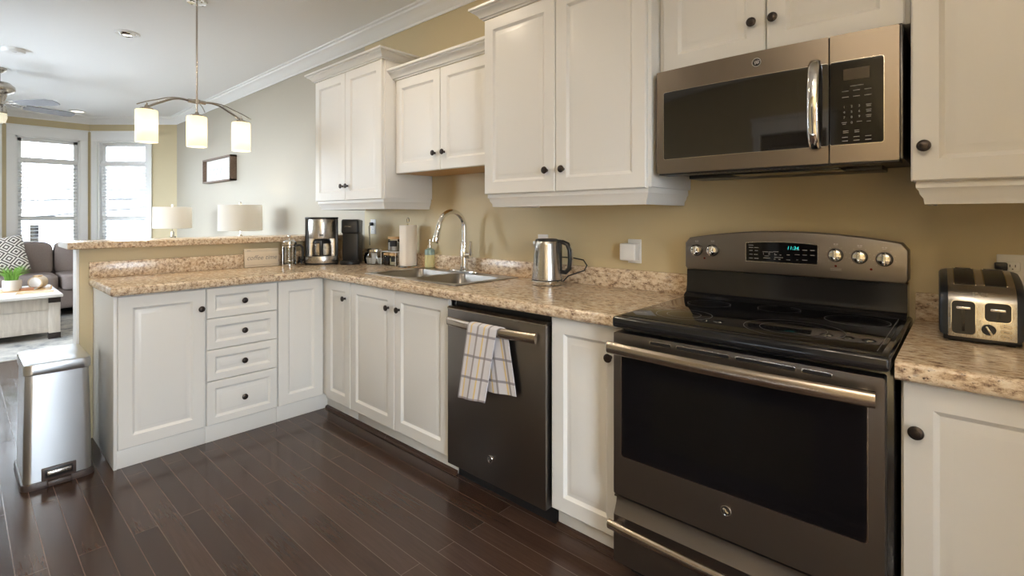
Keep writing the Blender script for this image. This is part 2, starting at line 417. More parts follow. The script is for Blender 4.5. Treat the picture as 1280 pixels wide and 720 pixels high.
def copy_thing(src, loc, rz, label, group=None):
    def cp(o, par):
        c = link(o.copy())
        if par is not None: c.parent = par; c.matrix_parent_inverse = o.matrix_parent_inverse
        for ch in [k for k in bpy.data.objects if k.parent is o]: cp(ch, c)
        return c
    r = cp(src, None); r.location = loc; r.rotation_euler = (0, 0, rz); r['label'] = label
    if group: r['group'] = group
    return r
RX90 = Matrix.Rotation(PI / 2, 4, 'X')       # text plane (xy) -> (x, z) facing -y
def face_y(x, y, z): return Matrix.Translation((x, y, z)) @ RX90

# ------------------------------------------------------------------ the room
SILL, HEAD = 0.62, 2.385
XW, XE, YS = -7.84, 2.40, -3.90
BAYX, BY0, BY1 = -8.80, -0.875, -3.02
b = B(); b.prism(m_floor, [(XE, 0.0), (XW, 0.0), (BAYX, BY0), (BAYX, BY1), (XW, YS), (XE, YS)], 'z', -0.05, 0.0); struct('floor', b, 'dark brown strip hardwood floor')
b = B(); b.prism(m_ceil, [(XE + .1, 0.1), (XW, 0.1), (BAYX - .1, BY0), (BAYX - .1, BY1), (XW, YS - .1), (XE + .1, YS - .1)], 'z', CEIL, CEIL + 0.06); struct('ceiling', b, 'smooth white ceiling')

def wall_run(name, origin, rz, length, openings, label, t=0.14):
    b = B(); x = 0.0
    for (a0, a1, z0, z1) in openings:
        if a0 > x: b.box(m_wall, x, a0, 0, t, 0, CEIL)
        if z0 > 0: b.box(m_wall, a0, a1, 0, t, 0, z0)
        if z1 < CEIL: b.box(m_wall, a0, a1, 0, t, z1, CEIL)
        x = a1
    if x < length: b.box(m_wall, x, length, 0, t, 0, CEIL)
    o = struct(name, b, label); o.location = origin; o.rotation_euler = (0, 0, rz); return o
b = B(); b.box(m_wall_pale, XW, -2.70, 0, 0.14, 0, CEIL); b.box(m_wall, -2.70, XE, 0, 0.14, 0, CEIL); struct('wall_back', b, 'long wall, pale greige in the living room and tan behind the counters')
dx, dy = XW - BAYX, -BY0; L1 = math.hypot(dx, dy); A1 = math.atan2(dy, dx)
wall_run('wall_bay_right', (BAYX, BY0, 0), A1, L1, [(0.125, 0.845, SILL, HEAD)], 'angled bay wall beside the corner')
LC = BY0 - BY1
CEN = [(BY0 - 0.79 - BY1 - 0.0, BY0 - 0.11 - BY1)]
c_open = [(LC - 1.69, LC - 1.008, SILL, HEAD), (LC - 0.79, LC - 0.11, SILL, HEAD)]
wall_run('wall_bay', (BAYX, BY1, 0), PI / 2, LC, c_open, 'centre wall of the window bay')
A2 = math.atan2(BY1 - YS, BAYX - XW)
L2 = math.hypot(BY1 - YS, BAYX - XW)
wall_run('wall_bay_left', (XW, YS, 0), math.atan2(BY1 - YS, BAYX - XW), L2, [(0.46, 1.17, SILL, HEAD)], 'angled bay wall on the far side')
wall_run('wall_front', (XE, YS, 0), PI, XE - XW, [(2.1, 3.0, 0, 2.06), (6.3, 9.1, 0.75, HEAD)], 'tan wall behind the camera')
wall_run('wall_right', (XE, 0, 0), -PI / 2, -YS, [(1.65, 2.55, 0.05, 2.10)], 'wall with the patio door')

# windows: local x along the wall, +y outwards
def window(n, origin, rz, s0, s1, z0, z1, rail, mid, label, portal=True):
    w = s1 - s0; root = link(bpy.data.objects.new('window_%d' % n, None)); root['kind'] = 'structure'; root['label'] = label
    Mx = Matrix.Translation(origin) @ Matrix.Rotation(rz, 4, 'Z') @ Matrix.Translation((s0, 0, 0))
    root.location = Mx.to_translation(); root.rotation_euler = (0, 0, rz); ROOT[root] = Mx
    cw = 0.088
    b = B(); b.box(m_trim, -cw, 0, -0.022, 0, z0, z1, .003).box(m_trim, w, w + cw, -0.022, 0, z0, z1, .003)
    b.box(m_trim, -cw, w + cw, -0.024, 0, z1, z1 + 0.135, .003).box(m_trim, -cw - .01, w + cw + .01, -0.036, 0, z1 + 0.135, z1 + 0.152, .003)
    b.box(m_trim, -cw, w + cw, -0.05, 0, z0 - 0.03, z0, .003).box(m_trim, -cw, w + cw, -0.02, 0, z0 - 0.11, z0 - 0.03, .003)
    struct('window_casing', b, None, root)
    b = B(); b.box(m_trim, 0, 0.02, 0, 0.14, z0, z1).box(m_trim, w - 0.02, w, 0, 0.14, z0, z1).box(m_trim, 0, w, 0, 0.14, z1 - 0.02, z1).box(m_trim, 0, w, 0, 0.14, z0, z0 + 0.02)
    struct('window_jamb', b, None, root)
    b = B(); f = 0.045
    b.box(m_trim, 0.02, 0.02 + f, 0.06, 0.11, z0 + .02, z1 - .02, .003).box(m_trim, w - 0.02 - f, w - 0.02, 0.06, 0.11, z0 + .02, z1 - .02, .003)
    b.box(m_trim, 0.02, w - 0.02, 0.06, 0.11, z1 - .02 - f, z1 - .02, .003).box(m_trim, 0.02, w - .02, 0.06, 0.11, z0 + .02, z0 + .02 + f, .003)
    b.box(m_trim, 0.01, w - 0.01, 0.03, 0.11, rail - .028, rail + .028, .004).box(m_trim, 0.02 + f, w - .02 - f, 0.065, 0.105, mid - .022, mid + .022, .003)
    struct('window_sash', b, None, root)
    b = B(); b.box(m_pane, 0.03, w - 0.03, 0.083, 0.087, z0 + .03, z1 - .03); struct('window_pane', b, None, root)
    return root, Mx, w
def blind(Mx, w, z0, rail, label):
    p = Mx @ Vector((w / 2, 0.035, rail - 0.03)); rz = Mx.to_euler().z
    t = thing('window_blind', label, 'blind', p, rz, 'white slat blinds in the bay windows')
    b = B(); b.box(m_whiteplastic, -w / 2 + .022, w / 2 - .022, -0.024, 0.02, -0.02, 0.028, .004); obj('headrail', b, t)
    b = B(); H = rail - 0.03 - z0 - .03; n = int(H / 0.05)
    for k in range(1, n):
        bm = bmesh.new(); bmesh.ops.create_cube(bm, size=1)
        bm.transform(Matrix.Translation((0, 0, -0.02 - k * 0.05)) @ Matrix.Rotation(math.radians(-13), 4, 'X') @ Matrix.Diagonal((w - 0.06, 0.045, 0.0025, 1))); b.add(bm, m_slat)
    obj('slats', b, t)
    b = B(); b.box(m_whiteplastic, -w / 2 + .025, w / 2 - .025, -0.022, 0.018, -H, -H + .02, .003); obj('bottom_rail', b, t)
    b = B()
    for x in (-w / 2 + .12, w / 2 - .12): b.tube(m_whiteplastic, [(x, -.024, 0), (x, -.024, -H + .01)], 0.0012, 6)
    b.tube(m_whiteplastic, [(-w / 2 + .06, -.028, 0), (-w / 2 + .06, -.028, -0.75)], 0.004, 8)
    obj('cords', b, t)
RAIL, MID = 2.065, 1.24
for i, (org, rz, o_, lab, bl) in enumerate([((BAYX, BY1, 0), PI / 2, c_open[1], 'bay window facing the sofa, with a transom', 'white slat blind in the bay window straight behind the sofa'),
                                      ((BAYX, BY0, 0), A1, (0.125, 0.845), 'angled bay window beside the corner', 'white slat blind in the angled window beside the corner lamp'),
                                      ((BAYX, BY1, 0), PI / 2, c_open[0], 'bay window at the picture edge', None)]):
    root, Mx, w = window(i + 1, org, rz, o_[0], o_[1], SILL, HEAD, RAIL, MID, lab)
    if bl: blind(Mx, w, SILL, RAIL, bl)
    pc = Mx @ Vector((w / 2, 0.16, (SILL + HEAD) / 2))
    light('window_portal', 'AREA', pc, 1, (1, 1, 1), (-PI / 2, 0, rz), w, HEAD - SILL, portal=True)   # aims into the room
root, Mx, w = window(4, (XW, YS, 0), math.atan2(BY1 - YS, BAYX - XW), 0.46, 1.17, SILL, HEAD, RAIL, MID, 'angled bay window on the far side')
root, Mx, w = window(5, (XE, YS, 0), PI, 6.3, 9.1, 0.75, HEAD, RAIL, MID, 'added wide living room window, unseen behind the picture edge')  # unseen window, added to brighten the ceiling and the long wall
pc = Mx @ Vector((w / 2, 0.16, (0.75 + HEAD) / 2)); light('window_portal', 'AREA', pc, 1, (1, 1, 1), (-PI / 2, 0, PI), w, HEAD - 0.75, portal=True)
# patio door in the right wall (behind and right of the camera)
root = link(bpy.data.objects.new('door_1', None)); root['kind'] = 'structure'; root['label'] = 'glazed patio door'
root.location = (XE, 0, 0); root.rotation_euler = (0, 0, -PI / 2); ROOT[root] = Matrix.Translation((XE, 0, 0)) @ Matrix.Rotation(-PI / 2, 4, 'Z')
b = B()
for x in (1.65, 2.47): b.box(m_trim, x, x + 0.08, 0.03, 0.10, 0.05, 2.10)
b.box(m_trim, 1.65, 2.55, 0.03, 0.10, 2.02, 2.10).box(m_trim, 1.65, 2.55, 0.03, 0.10, 0.05, 0.16)
b.box(m_trim, 1.55, 1.65, -0.022, 0, 0, 2.2).box(m_trim, 2.55, 2.65, -0.022, 0, 0, 2.2).box(m_trim, 1.55, 2.65, -0.022, 0, 2.10, 2.2)
struct('door_frame', b, None, root)
b = B(); b.box(m_pane, 1.73, 2.47, 0.06, 0.064, 0.16, 2.02); struct('door_pane', b, None, root)
light('patio_portal', 'AREA', (XE + 0.16, -2.10, 1.07), 1, (1, 1, 1), (-PI / 2, 0, -PI / 2), 0.9, 2.05, portal=True)
# interior door opposite the range, seen only in reflections
root = link(bpy.data.objects.new('door_2', None)); root['kind'] = 'structure'; root['label'] = 'dark doorway with white casing'
root.location = (XE, YS, 0); root.rotation_euler = (0, 0, PI); ROOT[root] = Matrix.Translation((XE, YS, 0)) @ Matrix.Rotation(PI, 4, 'Z')
b = B(); b.box(m_trim, 2.0, 2.1, -.022, 0, 0, 2.06).box(m_trim, 3.0, 3.1, -.022, 0, 0, 2.06).box(m_trim, 1.98, 3.12, -.026, 0, 2.06, 2.2).box(m_trim, 1.96, 3.14, -.045, 0, 2.2, 2.225)
struct('door_casing', b, None, root)
b = B(); b.panel(m_darkroom, 2.1, 3.0, 0.01, 2.06, 0.08, 0.04, 0.11, 0.04); struct('door_leaf', b, None, root)

# crown moulding round the ceiling
cp = [(0, CEIL - 0.105), (0.008, CEIL - 0.105), (0.012, CEIL - 0.090), (0.020, CEIL - 0.085), (0.032, CEIL - 0.060), (0.055, CEIL - 0.036), (0.075, CEIL - 0.026), (0.080, CEIL - 0.014), (0.098, CEIL - 0.010), (0.100, CEIL), (0, CEIL)]
b = B(); b.sweep(m_trim, [(BAYX, BY1), (BAYX, BY0), (XW, 0), (XE, 0)], cp); struct('trim_1', b, 'white crown moulding along the ceiling')
b = B(); b.sweep(m_trim, [(XE, 0), (XE, YS), (XW, YS), (BAYX, BY1)], cp); struct('trim_2', b, 'white crown moulding on the near walls')
bp_ = [(0, 0), (0.016, 0), (0.016, 0.10), (0.009, 0.125), (0, 0.125)]
b = B(); b.sweep(m_trim, [(BAYX, BY1), (BAYX, BY0), (XW, 0), (-2.95, 0)], bp_); struct('baseboard_back', b, 'white baseboard in the living room')
b = B(); b.box(m_trim, XW, XE - 3.12, YS, YS + .016, 0, .125, .003).box(m_trim, XE - 1.96, XE - .03, YS, YS + .016, 0, .125, .003); struct('baseboard_front', b, 'white baseboard behind the camera')

# low peninsula wall carrying the raised bar
HWX0, HWX1, HWY = -2.925, -2.800, -1.748
b = B(); b.box(m_wall, HWX0, HWX1, HWY, -0.001, 0, 1.082, .002)
b.box(m_trim, HWX0 - .002, HWX1 - 0.010, HWY - .012, HWY + .004, 0, 1.08, .002)
struct('wall_peninsula', b, 'low tan wall behind the peninsula')
t = thing('bar_top', 'speckled granite-look raised bar ledge on the low tan wall', 'counter', (-2.86, -0.9, 1.082))
b = B(); b.prism(m_granite, [(-3.10, -1.805), (-2.735, -1.805), (-2.735, -0.002), (-3.10, -0.002)], 'z', 1.083, 1.121, .006, 3); obj('slab', b, t, True)
b = B(); b.prism(m_endcap, [(-3.094, -1.8075), (-2.741, -1.8075), (-2.741, -1.805), (-3.094, -1.805)], 'z', 1.087, 1.117); obj('end_cap', b, t, True)

# ------------------------------------------------------------------ cabinets
KN = [(0.0055, 0), (0.0075, 0.001), (0.0060, 0.004), (0.0055, 0.011), (0.0085, 0.015), (0.0150, 0.018), (0.0165, 0.021), (0.0155, 0.0245), (0.0105, 0.0265), (0.0100, 0.0275), (0.0060, 0.0285), (0, 0.029)]
def knob(parent, x, y, z):
    b = B(); b.lathe(m_bronze, KN, (x, y, z), 'y', 20); return obj('knob', b, parent)
def cab_door(t, x0, x1, z0, z1, y, kn=None, name='door', fr=0.060, rise=0.028):
    b = B(); b.panel(m_cab, x0 + .0015, x1 - .0015, z0, z1, y, 0.02, fr, rise); d = obj(name, b, t)
    if kn: knob(d, kn[0], y - 0.02, kn[1])
    return d
ZT, ZB = 0.863, 0.098
# --- peninsula (local x -> world Y, local -y -> world X)
PX = -2.797; PD = 0.555        # carcass depth; door front at X = -2.222
def pen(y0, label):
    return thing('base_cabinet', label, 'cabinet', (PX, y0, 0), PI / 2, 'white base cabinets')
t = pen(-1.690, 'white base cabinet with one wide panel door at the open end of the peninsula')
b = B(); b.box(m_cab, 0.015, 0.406, -PD, 0, 0.10, 0.866); obj('body', b, t)
b = B(); b.box(m_cab, 0, 0.015, -PD - .004, 0, 0.0, 0.868, .002); obj('end_panel', b, t)
b = B(); b.box(m_cab, 0.015, 0.406, -PD + .0, -PD + .016, 0, 0.0995, .002); obj('toe_kick', b, t)
cab_door(t, 0.013, 0.404, ZB, ZT, -PD, (0.380, 0.757))
t = pen(-1.284, 'white base cabinet of four stacked drawers in the peninsula')
b = B(); b.box(m_cab, 0.0005, 0.392, -PD, 0, 0.10, 0.866); obj('body', b, t)
b = B(); b.box(m_cab, 0.0005, 0.392, -PD, -PD + .016, 0, 0.0995, .002); obj('toe_kick', b, t)
for z0, z1 in ((0.6945, ZT), (0.520, 0.691), (0.3445, 0.5165), (ZB, 0.341)):
    cab_door(t, 0.003, 0.390, z0, z1, -PD, (0.1965, (z0 + z1) / 2), 'drawer', 0.040, 0.026)
t = pen(-0.8915, 'white base cabinet with a narrow door, no knob, in the peninsula corner')
b = B(); b.box(m_cab, 0.0005, 0.3, -PD, 0, 0.10, 0.866); obj('body', b, t)
b = B(); b.box(m_cab, 0.0005, 0.335, -PD, -PD + .016, 0, 0.0995, .002); obj('toe_kick', b, t)
cab_door(t, 0.002, 0.293, ZB, ZT, -PD)
# --- main run (faces -Y); carcass front at y = -0.592, doors to -0.612
def base(x0, x1, label, doors, hollow=False, dy=0.0, zt=ZT, filler=None):
    t = thing('base_cabinet', label, 'cabinet', (x0, 0, 0), 0, 'white base cabinets'); w = x1 - x0
    b = B()
    if hollow:
        b.box(m_cab, 0.001, 0.017, -0.592, -0.003, 0.10, 0.866).box(m_cab, w - .017, w - .001, -0.592, -0.003, 0.10, 0.866).box(m_cab, 0.001, w - .001, -0.592, -0.003, 0.10, 0.116)
        b.box(m_cab, 0.001, w - .001, -0.592, -0.576, 0.116, 0.866).box(m_cab, 0.001, w - .001, -0.019, -0.003, 0.116, 0.866)
    else: b.box(m_cab, 0.001, w - .001, -0.592 + dy, -0.003, 0.10, 0.866)
    obj('body', b, t)
    b = B(); b.box(m_cab, 0.001, w - .001, -0.560, -0.544, 0.001, 0.0995, .002); obj('toe_kick', b, t)
    for a0, a1, kx, kz in doors: cab_door(t, a0 - x0, a1 - x0, ZB, zt, -0.592 + dy, (kx - x0, kz) if kx is not None else None)
    return t
base(-2.2415, -1.8645, 'white base cabinet with one slim door in the corner left of the sink', [(-2.165, -1.8655, -1.922, 0.762)])
base(-1.8635, -0.946, 'white double door base cabinet under the sink', [(-1.8625, -1.4105, -1.462, 0.762), (-1.4095, -0.957, -1.362, 0.762)], True)
base(-0.334, -0.006, 'white base cabinet with one narrow door between dishwasher and range', [(-0.332, -0.010, -0.058, 0.752)])
base(0.783, 1.265, 'white base cabinet right of the range under the toaster', [(0.785, 1.263, 0.815, 0.742)], dy=-0.028, zt=0.858)
b = B(); b.prism(m_floor, [(-0.5605, 0.0005), (-0.578, 0.0005), (-0.574, 0.014), (-0.5605, 0.019)], 'x', -2.24, -0.946); struct('trim_3', b, 'dark shoe moulding below the sink cabinets')
b = B(); b.prism(m_floor, [(-0.5605, 0.0005), (-0.578, 0.0005), (-0.574, 0.014), (-0.5605, 0.019)], 'x', -0.334, -0.006); struct('trim_4', b, 'dark shoe moulding left of the range')

# --- wall cabinets
def valance_profile(z1, h=0.068):      # outward, z
    return [(-0.012, z1), (0.0, z1), (0.0, z1 - .022), (-0.006, z1 - .030), (-0.008, z1 - .040), (-0.016, z1 - .052), (-0.018, z1 - h), (-0.034, z1 - h), (-0.034, z1)]
def crown_profile(z0, h=0.085):
    k = h / 0.085
    return [(0, z0), (0.006, z0), (0.009, z0 + .010 * k), (0.016, z0 + .014 * k), (0.022, z0 + .030 * k), (0.034, z0 + .046 * k), (0.044, z0 + .054 * k), (0.046, z0 + .062 * k), (0.053, z0 + .064 * k), (0.057, z0 + .070 * k), (0.057, z0 + h), (0, z0 + h)]
def upper(x0, x1, z0, z1, depth, label, doors, crown=None, valance=True, sides=(True, True), under=None, top_ext=0.0):
    t = thing('wall_cabinet', label, 'cabinet', (x0, 0, z0), 0, 'white wall cabinets'); w = x1 - x0; H = z1 - z0; d = depth - 0.02
    b = B(); b.box(m_cab, 0.0005, w - .0005, -d, -0.003, 0.004, H + .004, .001)
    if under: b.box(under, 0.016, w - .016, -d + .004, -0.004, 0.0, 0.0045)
    obj('body', b, t)
    for a0, a1, kx, kz in doors: cab_door(t, a0 - x0, a1 - x0, 0, H, -d, (kx - x0, kz - z0) if kx is not None else None)
    if crown:
        p = []
        if sides[0]: p.append((0, -0.003))
        p += [(0, -depth), (w, -depth)]
        if sides[1]: p.append((w, -0.003))
        b = B(); b.sweep(m_cab, p, crown_profile(H, crown)); obj('crown', b, t)
    if valance:
        i = 0.012; p = [(i, -0.003), (i, -d - .004), (w - i, -d - .004), (w - i, -0.003)]
        b = B(); b.sweep(m_cab, p, valance_profile(0.004)); obj('valance', b, t)
    return t
UZ0, UZ1 = 1.378, 2.266
upper(-2.728, -1.838, UZ0, UZ1, 0.402, 'tall white wall cabinet with double doors above the coffee makers', [(-2.727, -2.2915, -2.325, 1.476), (-2.2905, -1.852, -2.258, 1.476)], 0.058)
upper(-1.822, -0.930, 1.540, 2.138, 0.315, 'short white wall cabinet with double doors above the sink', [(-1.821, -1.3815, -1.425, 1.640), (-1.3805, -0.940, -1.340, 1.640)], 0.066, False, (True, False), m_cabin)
upper(-0.927, -0.012, UZ0, UZ1, 0.402, 'tall white wall cabinet with double doors left of the microwave', [(-0.926, -0.4725, -0.518, 1.476), (-0.4715, -0.025, -0.425, 1.476)], 0.058)
upper(-0.008, 0.783, 1.834, UZ1, 0.335, 'short white wall cabinet with double doors above the microwave', [(0.012, 0.3895, 0.348, 1.943), (0.3905, 0.772, 0.416, 1.943)], None, False)
upper(0.787, 1.250, 1.364, UZ1, 0.402, 'tall white wall cabinet with one door right of the microwave', [(0.788, 1.249, 0.818, 1.461)], 0.058)

# --- countertops
def counter_mesh(b, xs, ys, keep, z0, z1, nose, tol=1e-4):
    bm = bmesh.new(); V_ = {}
    def vt(i, j):
        if (i, j) not in V_: V_[i, j] = bm.verts.new((xs[i], ys[j], z1))
        return V_[i, j]
    for i in range(len(xs) - 1):
        for j in range(len(ys) - 1):
            if keep(i, j): bm.faces.new((vt(i, j), vt(i + 1, j), vt(i + 1, j + 1), vt(i, j + 1)))
    bmesh.ops.recalc_face_normals(bm, faces=list(bm.faces))
    r = bmesh.ops.extrude_face_region(bm, geom=list(bm.faces))
    for v in [g for g in r['geom'] if isinstance(g, bmesh.types.BMVert)]: v.co.z = z0
    bmesh.ops.recalc_face_normals(bm, faces=list(bm.faces))
    es = [e for e in bm.edges if abs(e.verts[0].co.z - e.verts[1].co.z) < tol and len(e.link_faces) == 2
          and any(abs(f.normal.z) < .5 for f in e.link_faces) and nose((e.verts[0].co + e.verts[1].co) / 2)]
    bmesh.ops.bevel(bm, geom=es, offset=0.013, segments=4, affect='EDGES', profile=0.5)
    b.add(bm, m_granite)
CF = -0.650; CT = 0.914; PF = -2.195
t = thing('countertop', 'L-shaped speckled granite-look countertop along peninsula and sink wall', 'countertop', (-1.5, -0.32, 0.868))
b = B(); xs = [-2.797, PF, -1.812, -1.022, 0.002]; ys = [-1.708, CF, -0.508, -0.082, -0.002]
counter_mesh(b, xs, ys, lambda i, j: not (i > 0 and j == 0) and not (i == 2 and j == 2), 0.870, CT, lambda p: p.y < CF + .001 and (p.x > PF - .001 or p.y < -1.7))
obj('slab', b, t, True)
b = B(); b.box(m_granite, -2.797, -2.778, -1.708, -0.002, CT, CT + 0.092, .003); b.box(m_granite, -2.778, 0.002, -0.022, -0.002, CT, CT + 0.092, .003); obj('backsplash', b, t, True)
t = thing('countertop', 'short piece of granite-look countertop right of the range', 'countertop', (1.0, -0.33, 0.86))
b = B(); counter_mesh(b, [0.776, 1.29], [-0.682, -0.002], lambda i, j: True, 0.866, CT, lambda p: p.y < -.6); obj('slab', b, t, True)
b = B(); b.box(m_granite, 0.776, 1.29, -0.022, -0.002, CT, CT + 0.092, .003); obj('backsplash', b, t, True)

# ------------------------------------------------------------------ appliance helpers
def badge(parent, x, y, z, r=0.0155):
    b = B(); b.lathe(m_chrome, [(r, 0), (r, 0.002), (r * .96, 0.003), (r * .82, 0.003), (r * .78, 0.0018)], (x, y, z), 'y', 32, caps=False)
    b.lathe(m_black, [(r * .80, 0.0), (r * .80, 0.0016), (0, 0.0016)], (x, y, z), 'y', 32)
    for k in range(4):
        a = PI / 4 + k * PI / 2
        b.tube(m_chrome, [(x + math.cos(a + q) * r * rr, y - 0.0022, z + math.sin(a + q) * r * rr) for q, rr in ((0, .0), (-.35, .28), (-.2, .52), (.35, .55), (.5, .36))], r * .055, 6)
    b.text(m_chrome, 'GE', r * 0.85, face_y(x, y - 0.0024, z), 0.0002, 0.35)
    return obj('badge', b, parent, True)
def bar_handle(b, mat, x0, x1, y0, yoff, z, hw, ht, bow_=0.0, n=24):      # a flattened bar with bowed front and two feet
    pts = []
    for k in range(n + 1):
        u = k / n; x = x0 + (x1 - x0) * u; pts.append((x, y0 - yoff - bow_ * (1 - (2 * u - 1) ** 2), z))
    b.tube(mat, pts, [hw] * (n + 1), 16, True, ht / hw)
    for x in (x0 + 0.03, x1 - 0.03): b.box(mat, x - .012, x + .012, y0 - yoff, y0 + .001, z - hw * .6, z + hw * .6, .004)

# ------------------------------------------------------------------ range
t = thing('kitchen_range', 'black and slate electric range with glass cooktop and oven', 'stove', (0.380, -0.35, 0))
b = B(); b.box(m_blackgloss, 0.004, 0.772, -0.632, -0.02, 0.03, 0.895, .004)
for x in (0.05, 0.70):
    for y in (-0.58, -0.08): b.lathe(m_black, [(0.018, 0.0), (0.018, 0.032)], (x, y, 0), 'z', 12)
obj('body', b, t, True)
b = B(); b.box(m_blackgloss, 0.002, 0.770, -0.706, -0.02, 0.886, 0.924, .011, 4); obj('cooktop', b, t, True)
b = B(); b.box(m_blackglass, 0.022, 0.750, -0.672, -0.100, 0.9235, 0.9255, .0008)
for (x0, x1, y0, y1) in ((0.738, 0.7395, -0.655, -0.11),): b.box(m_ring, x0, x1, y0, y1, 0.9255, 0.9259)
obj('cooktop_glass', b, t, True)
for cx, cy, r, r2 in ((0.178, -0.520, 0.092, 0.056), (0.515, -0.515, 0.135, 0.090), (0.160, -0.245, 0.078, None), (0.640, -0.245, 0.090, None), (0.395, -0.190, 0.070, None)):
    b = B(); b.ring(m_ring, (cx, cy), r, 0.0018, 0.9258)
    if r2: b.ring(m_ring, (cx, cy), r2, 0.0014, 0.9258)
    obj('burner', b, t, True)
OY = -0.684
b = B(); b.bow(m_slate, -0.002, 0.757, 0.308, 0.866, 0.006, lambda x: OY, 0.048, 4)
d = obj('oven_door', b, t, True)
for x0, x1 in ((0.135, 0.205), (0.225, 0.385), (0.405, 0.560), (0.578, 0.645)):
    b = B(); b.bow(m_nickel, x0 - .003, x1 + .003, 0.843, 0.857, 0.005, lambda x: OY - .0008, 0.001, 4); b.bow(m_black, x0, x1, 0.8455, 0.8545, 0.004, lambda x: OY - .0014, 0.001, 4); obj('vent_slot', b, d, True)
b = B(); b.bow(m_slatelight, 0.0275, 0.7235, 0.4435, 0.8005, 0.010, lambda x: OY - .0012, 0.002, 4); b.bow(m_blackglass, 0.030, 0.721, 0.446, 0.798, 0.008, lambda x: OY - .0020, 0.002, 4)
obj('oven_window', b, d, True)
b = B(); b.bow(m_ovenpane, 0.145, 0.605, 0.512, 0.735, 0.012, lambda x: OY - .0024, 0.0005, 4); obj('viewing_pane', b, d, True)
b = B(); bar_handle(b, m_slatelight, -0.004, 0.742, OY, 0.034, 0.819, 0.021, 0.013, 0.016); obj('handle', b, d, True)
badge(d, 0.377, OY - .0005, 0.394)
# storage drawer with a scooped upper face
b = B(); pr = [(-0.632, 0.075), (OY, 0.075), (OY, 0.235)]
for k in range(7): q = k / 6; pr.append((OY + 0.020 * math.sin(PI * q * .5), 0.235 + 0.055 * q))
pr += [(OY + .004, 0.296), (OY + .004, 0.301), (-0.632, 0.301)]
b.prism(m_slate, pr, 'x', -0.002, 0.757); d = obj('storage_drawer', b, t, True)
b = B(); bar_handle(b, m_slatelight, -0.004, 0.757, OY, 0.030, 0.214, 0.016, 0.012, 0.010); obj('handle', b, d, True)
b = B(); b.box(m_black, 0.02, 0.74, -0.60, -0.58, 0.002, 0.075); obj('kick_panel', b, t, True)
# backguard
BGY = -0.100
topz = lambda x: 1.172 + 0.036 * (1 - ((x - 0.3835) / 0.379) ** 2)
b = B()
zt_ = []
X0, X1 = 0.004, 0.763; r = 0.02; n = 40
for k in range(n + 1):
    x = X0 + (X1 - X0) * k / n; z = topz(x); e = min(x - X0, X1 - x)
    if e < r: z -= r - math.sqrt(max(0, r * r - (r - e) ** 2))
    zt_.append((x, z))
b.prism(m_slate, [(X1, 1.052), (X1 - .008, 1.040), (X0 + .008, 1.040), (X0, 1.052)] + zt_, 'y', BGY, -0.022, .005, 3)
bg = obj('backguard', b, t, True)
b = B(); b.prism(m_blackgloss, [(-0.022, 0.924), (-0.125, 0.924), (-0.118, 0.934), (-0.098, 0.944), (-0.090, 0.975), (-0.088, 1.0385), (-0.022, 1.0385)], 'x', 0.007, 0.760); obj('lower_panel', b, t, True)
b = B(); b.bow(m_nickel, 0.2505, 0.5035, 1.0865, lambda x: 1.163 + .006 * (1 - ((x - .377) / .127) ** 2), 0.004, lambda x: BGY - .0012, 0.002, 16)
b.bow(m_blackglass, 0.2535, 0.5005, 1.0895, lambda x: 1.160 + .006 * (1 - ((x - .377) / .124) ** 2), 0.003, lambda x: BGY - .002, 0.002, 16)
dp = obj('display_panel', b, bg, True)
b = B(); b.text(m_cyan, '11:34', 0.018, face_y(0.420, BGY - .0026, 1.1455), 0.0001, 0.15); obj('clock_digits', b, dp, True)
b = B()
for (x, z, w_) in [(0.272, 1.152, .018), (0.272, 1.143, .016), (0.292, 1.143, .016), (0.272, 1.131, .012), (0.292, 1.131, .012), (0.272, 1.116, .012), (0.290, 1.116, .014), (0.272, 1.101, .013), (0.292, 1.101, .016),
                   (0.325, 1.128, .020), (0.345, 1.128, .016), (0.330, 1.112, .016), (0.330, 1.104, .024), (0.362, 1.130, .018), (0.362, 1.118, .006), (0.378, 1.118, .006), (0.372, 1.108, .030), (0.358, 1.101, .006), (0.375, 1.101, .006),
                   (0.405, 1.120, .010), (0.405, 1.101, .014), (0.435, 1.140, .016), (0.460, 1.140, .016), (0.435, 1.122, .016), (0.460, 1.122, .014), (0.435, 1.103, .006), (0.460, 1.103, .016), (0.485, 1.140, .014), (0.485, 1.122, .014)]:
    b.box(m_print, x - w_ / 2, x + w_ / 2, BGY - .0024, BGY - .0018, z - .0008, z + .0008)
for x0, x1 in ((0.318, 0.337), (0.340, 0.358)):
    for q in (x0, x1): b.box(m_print, q - .0005, q + .0005, BGY - .0024, BGY - .0018, 1.116, 1.125)
obj('display_print', b, dp, True)
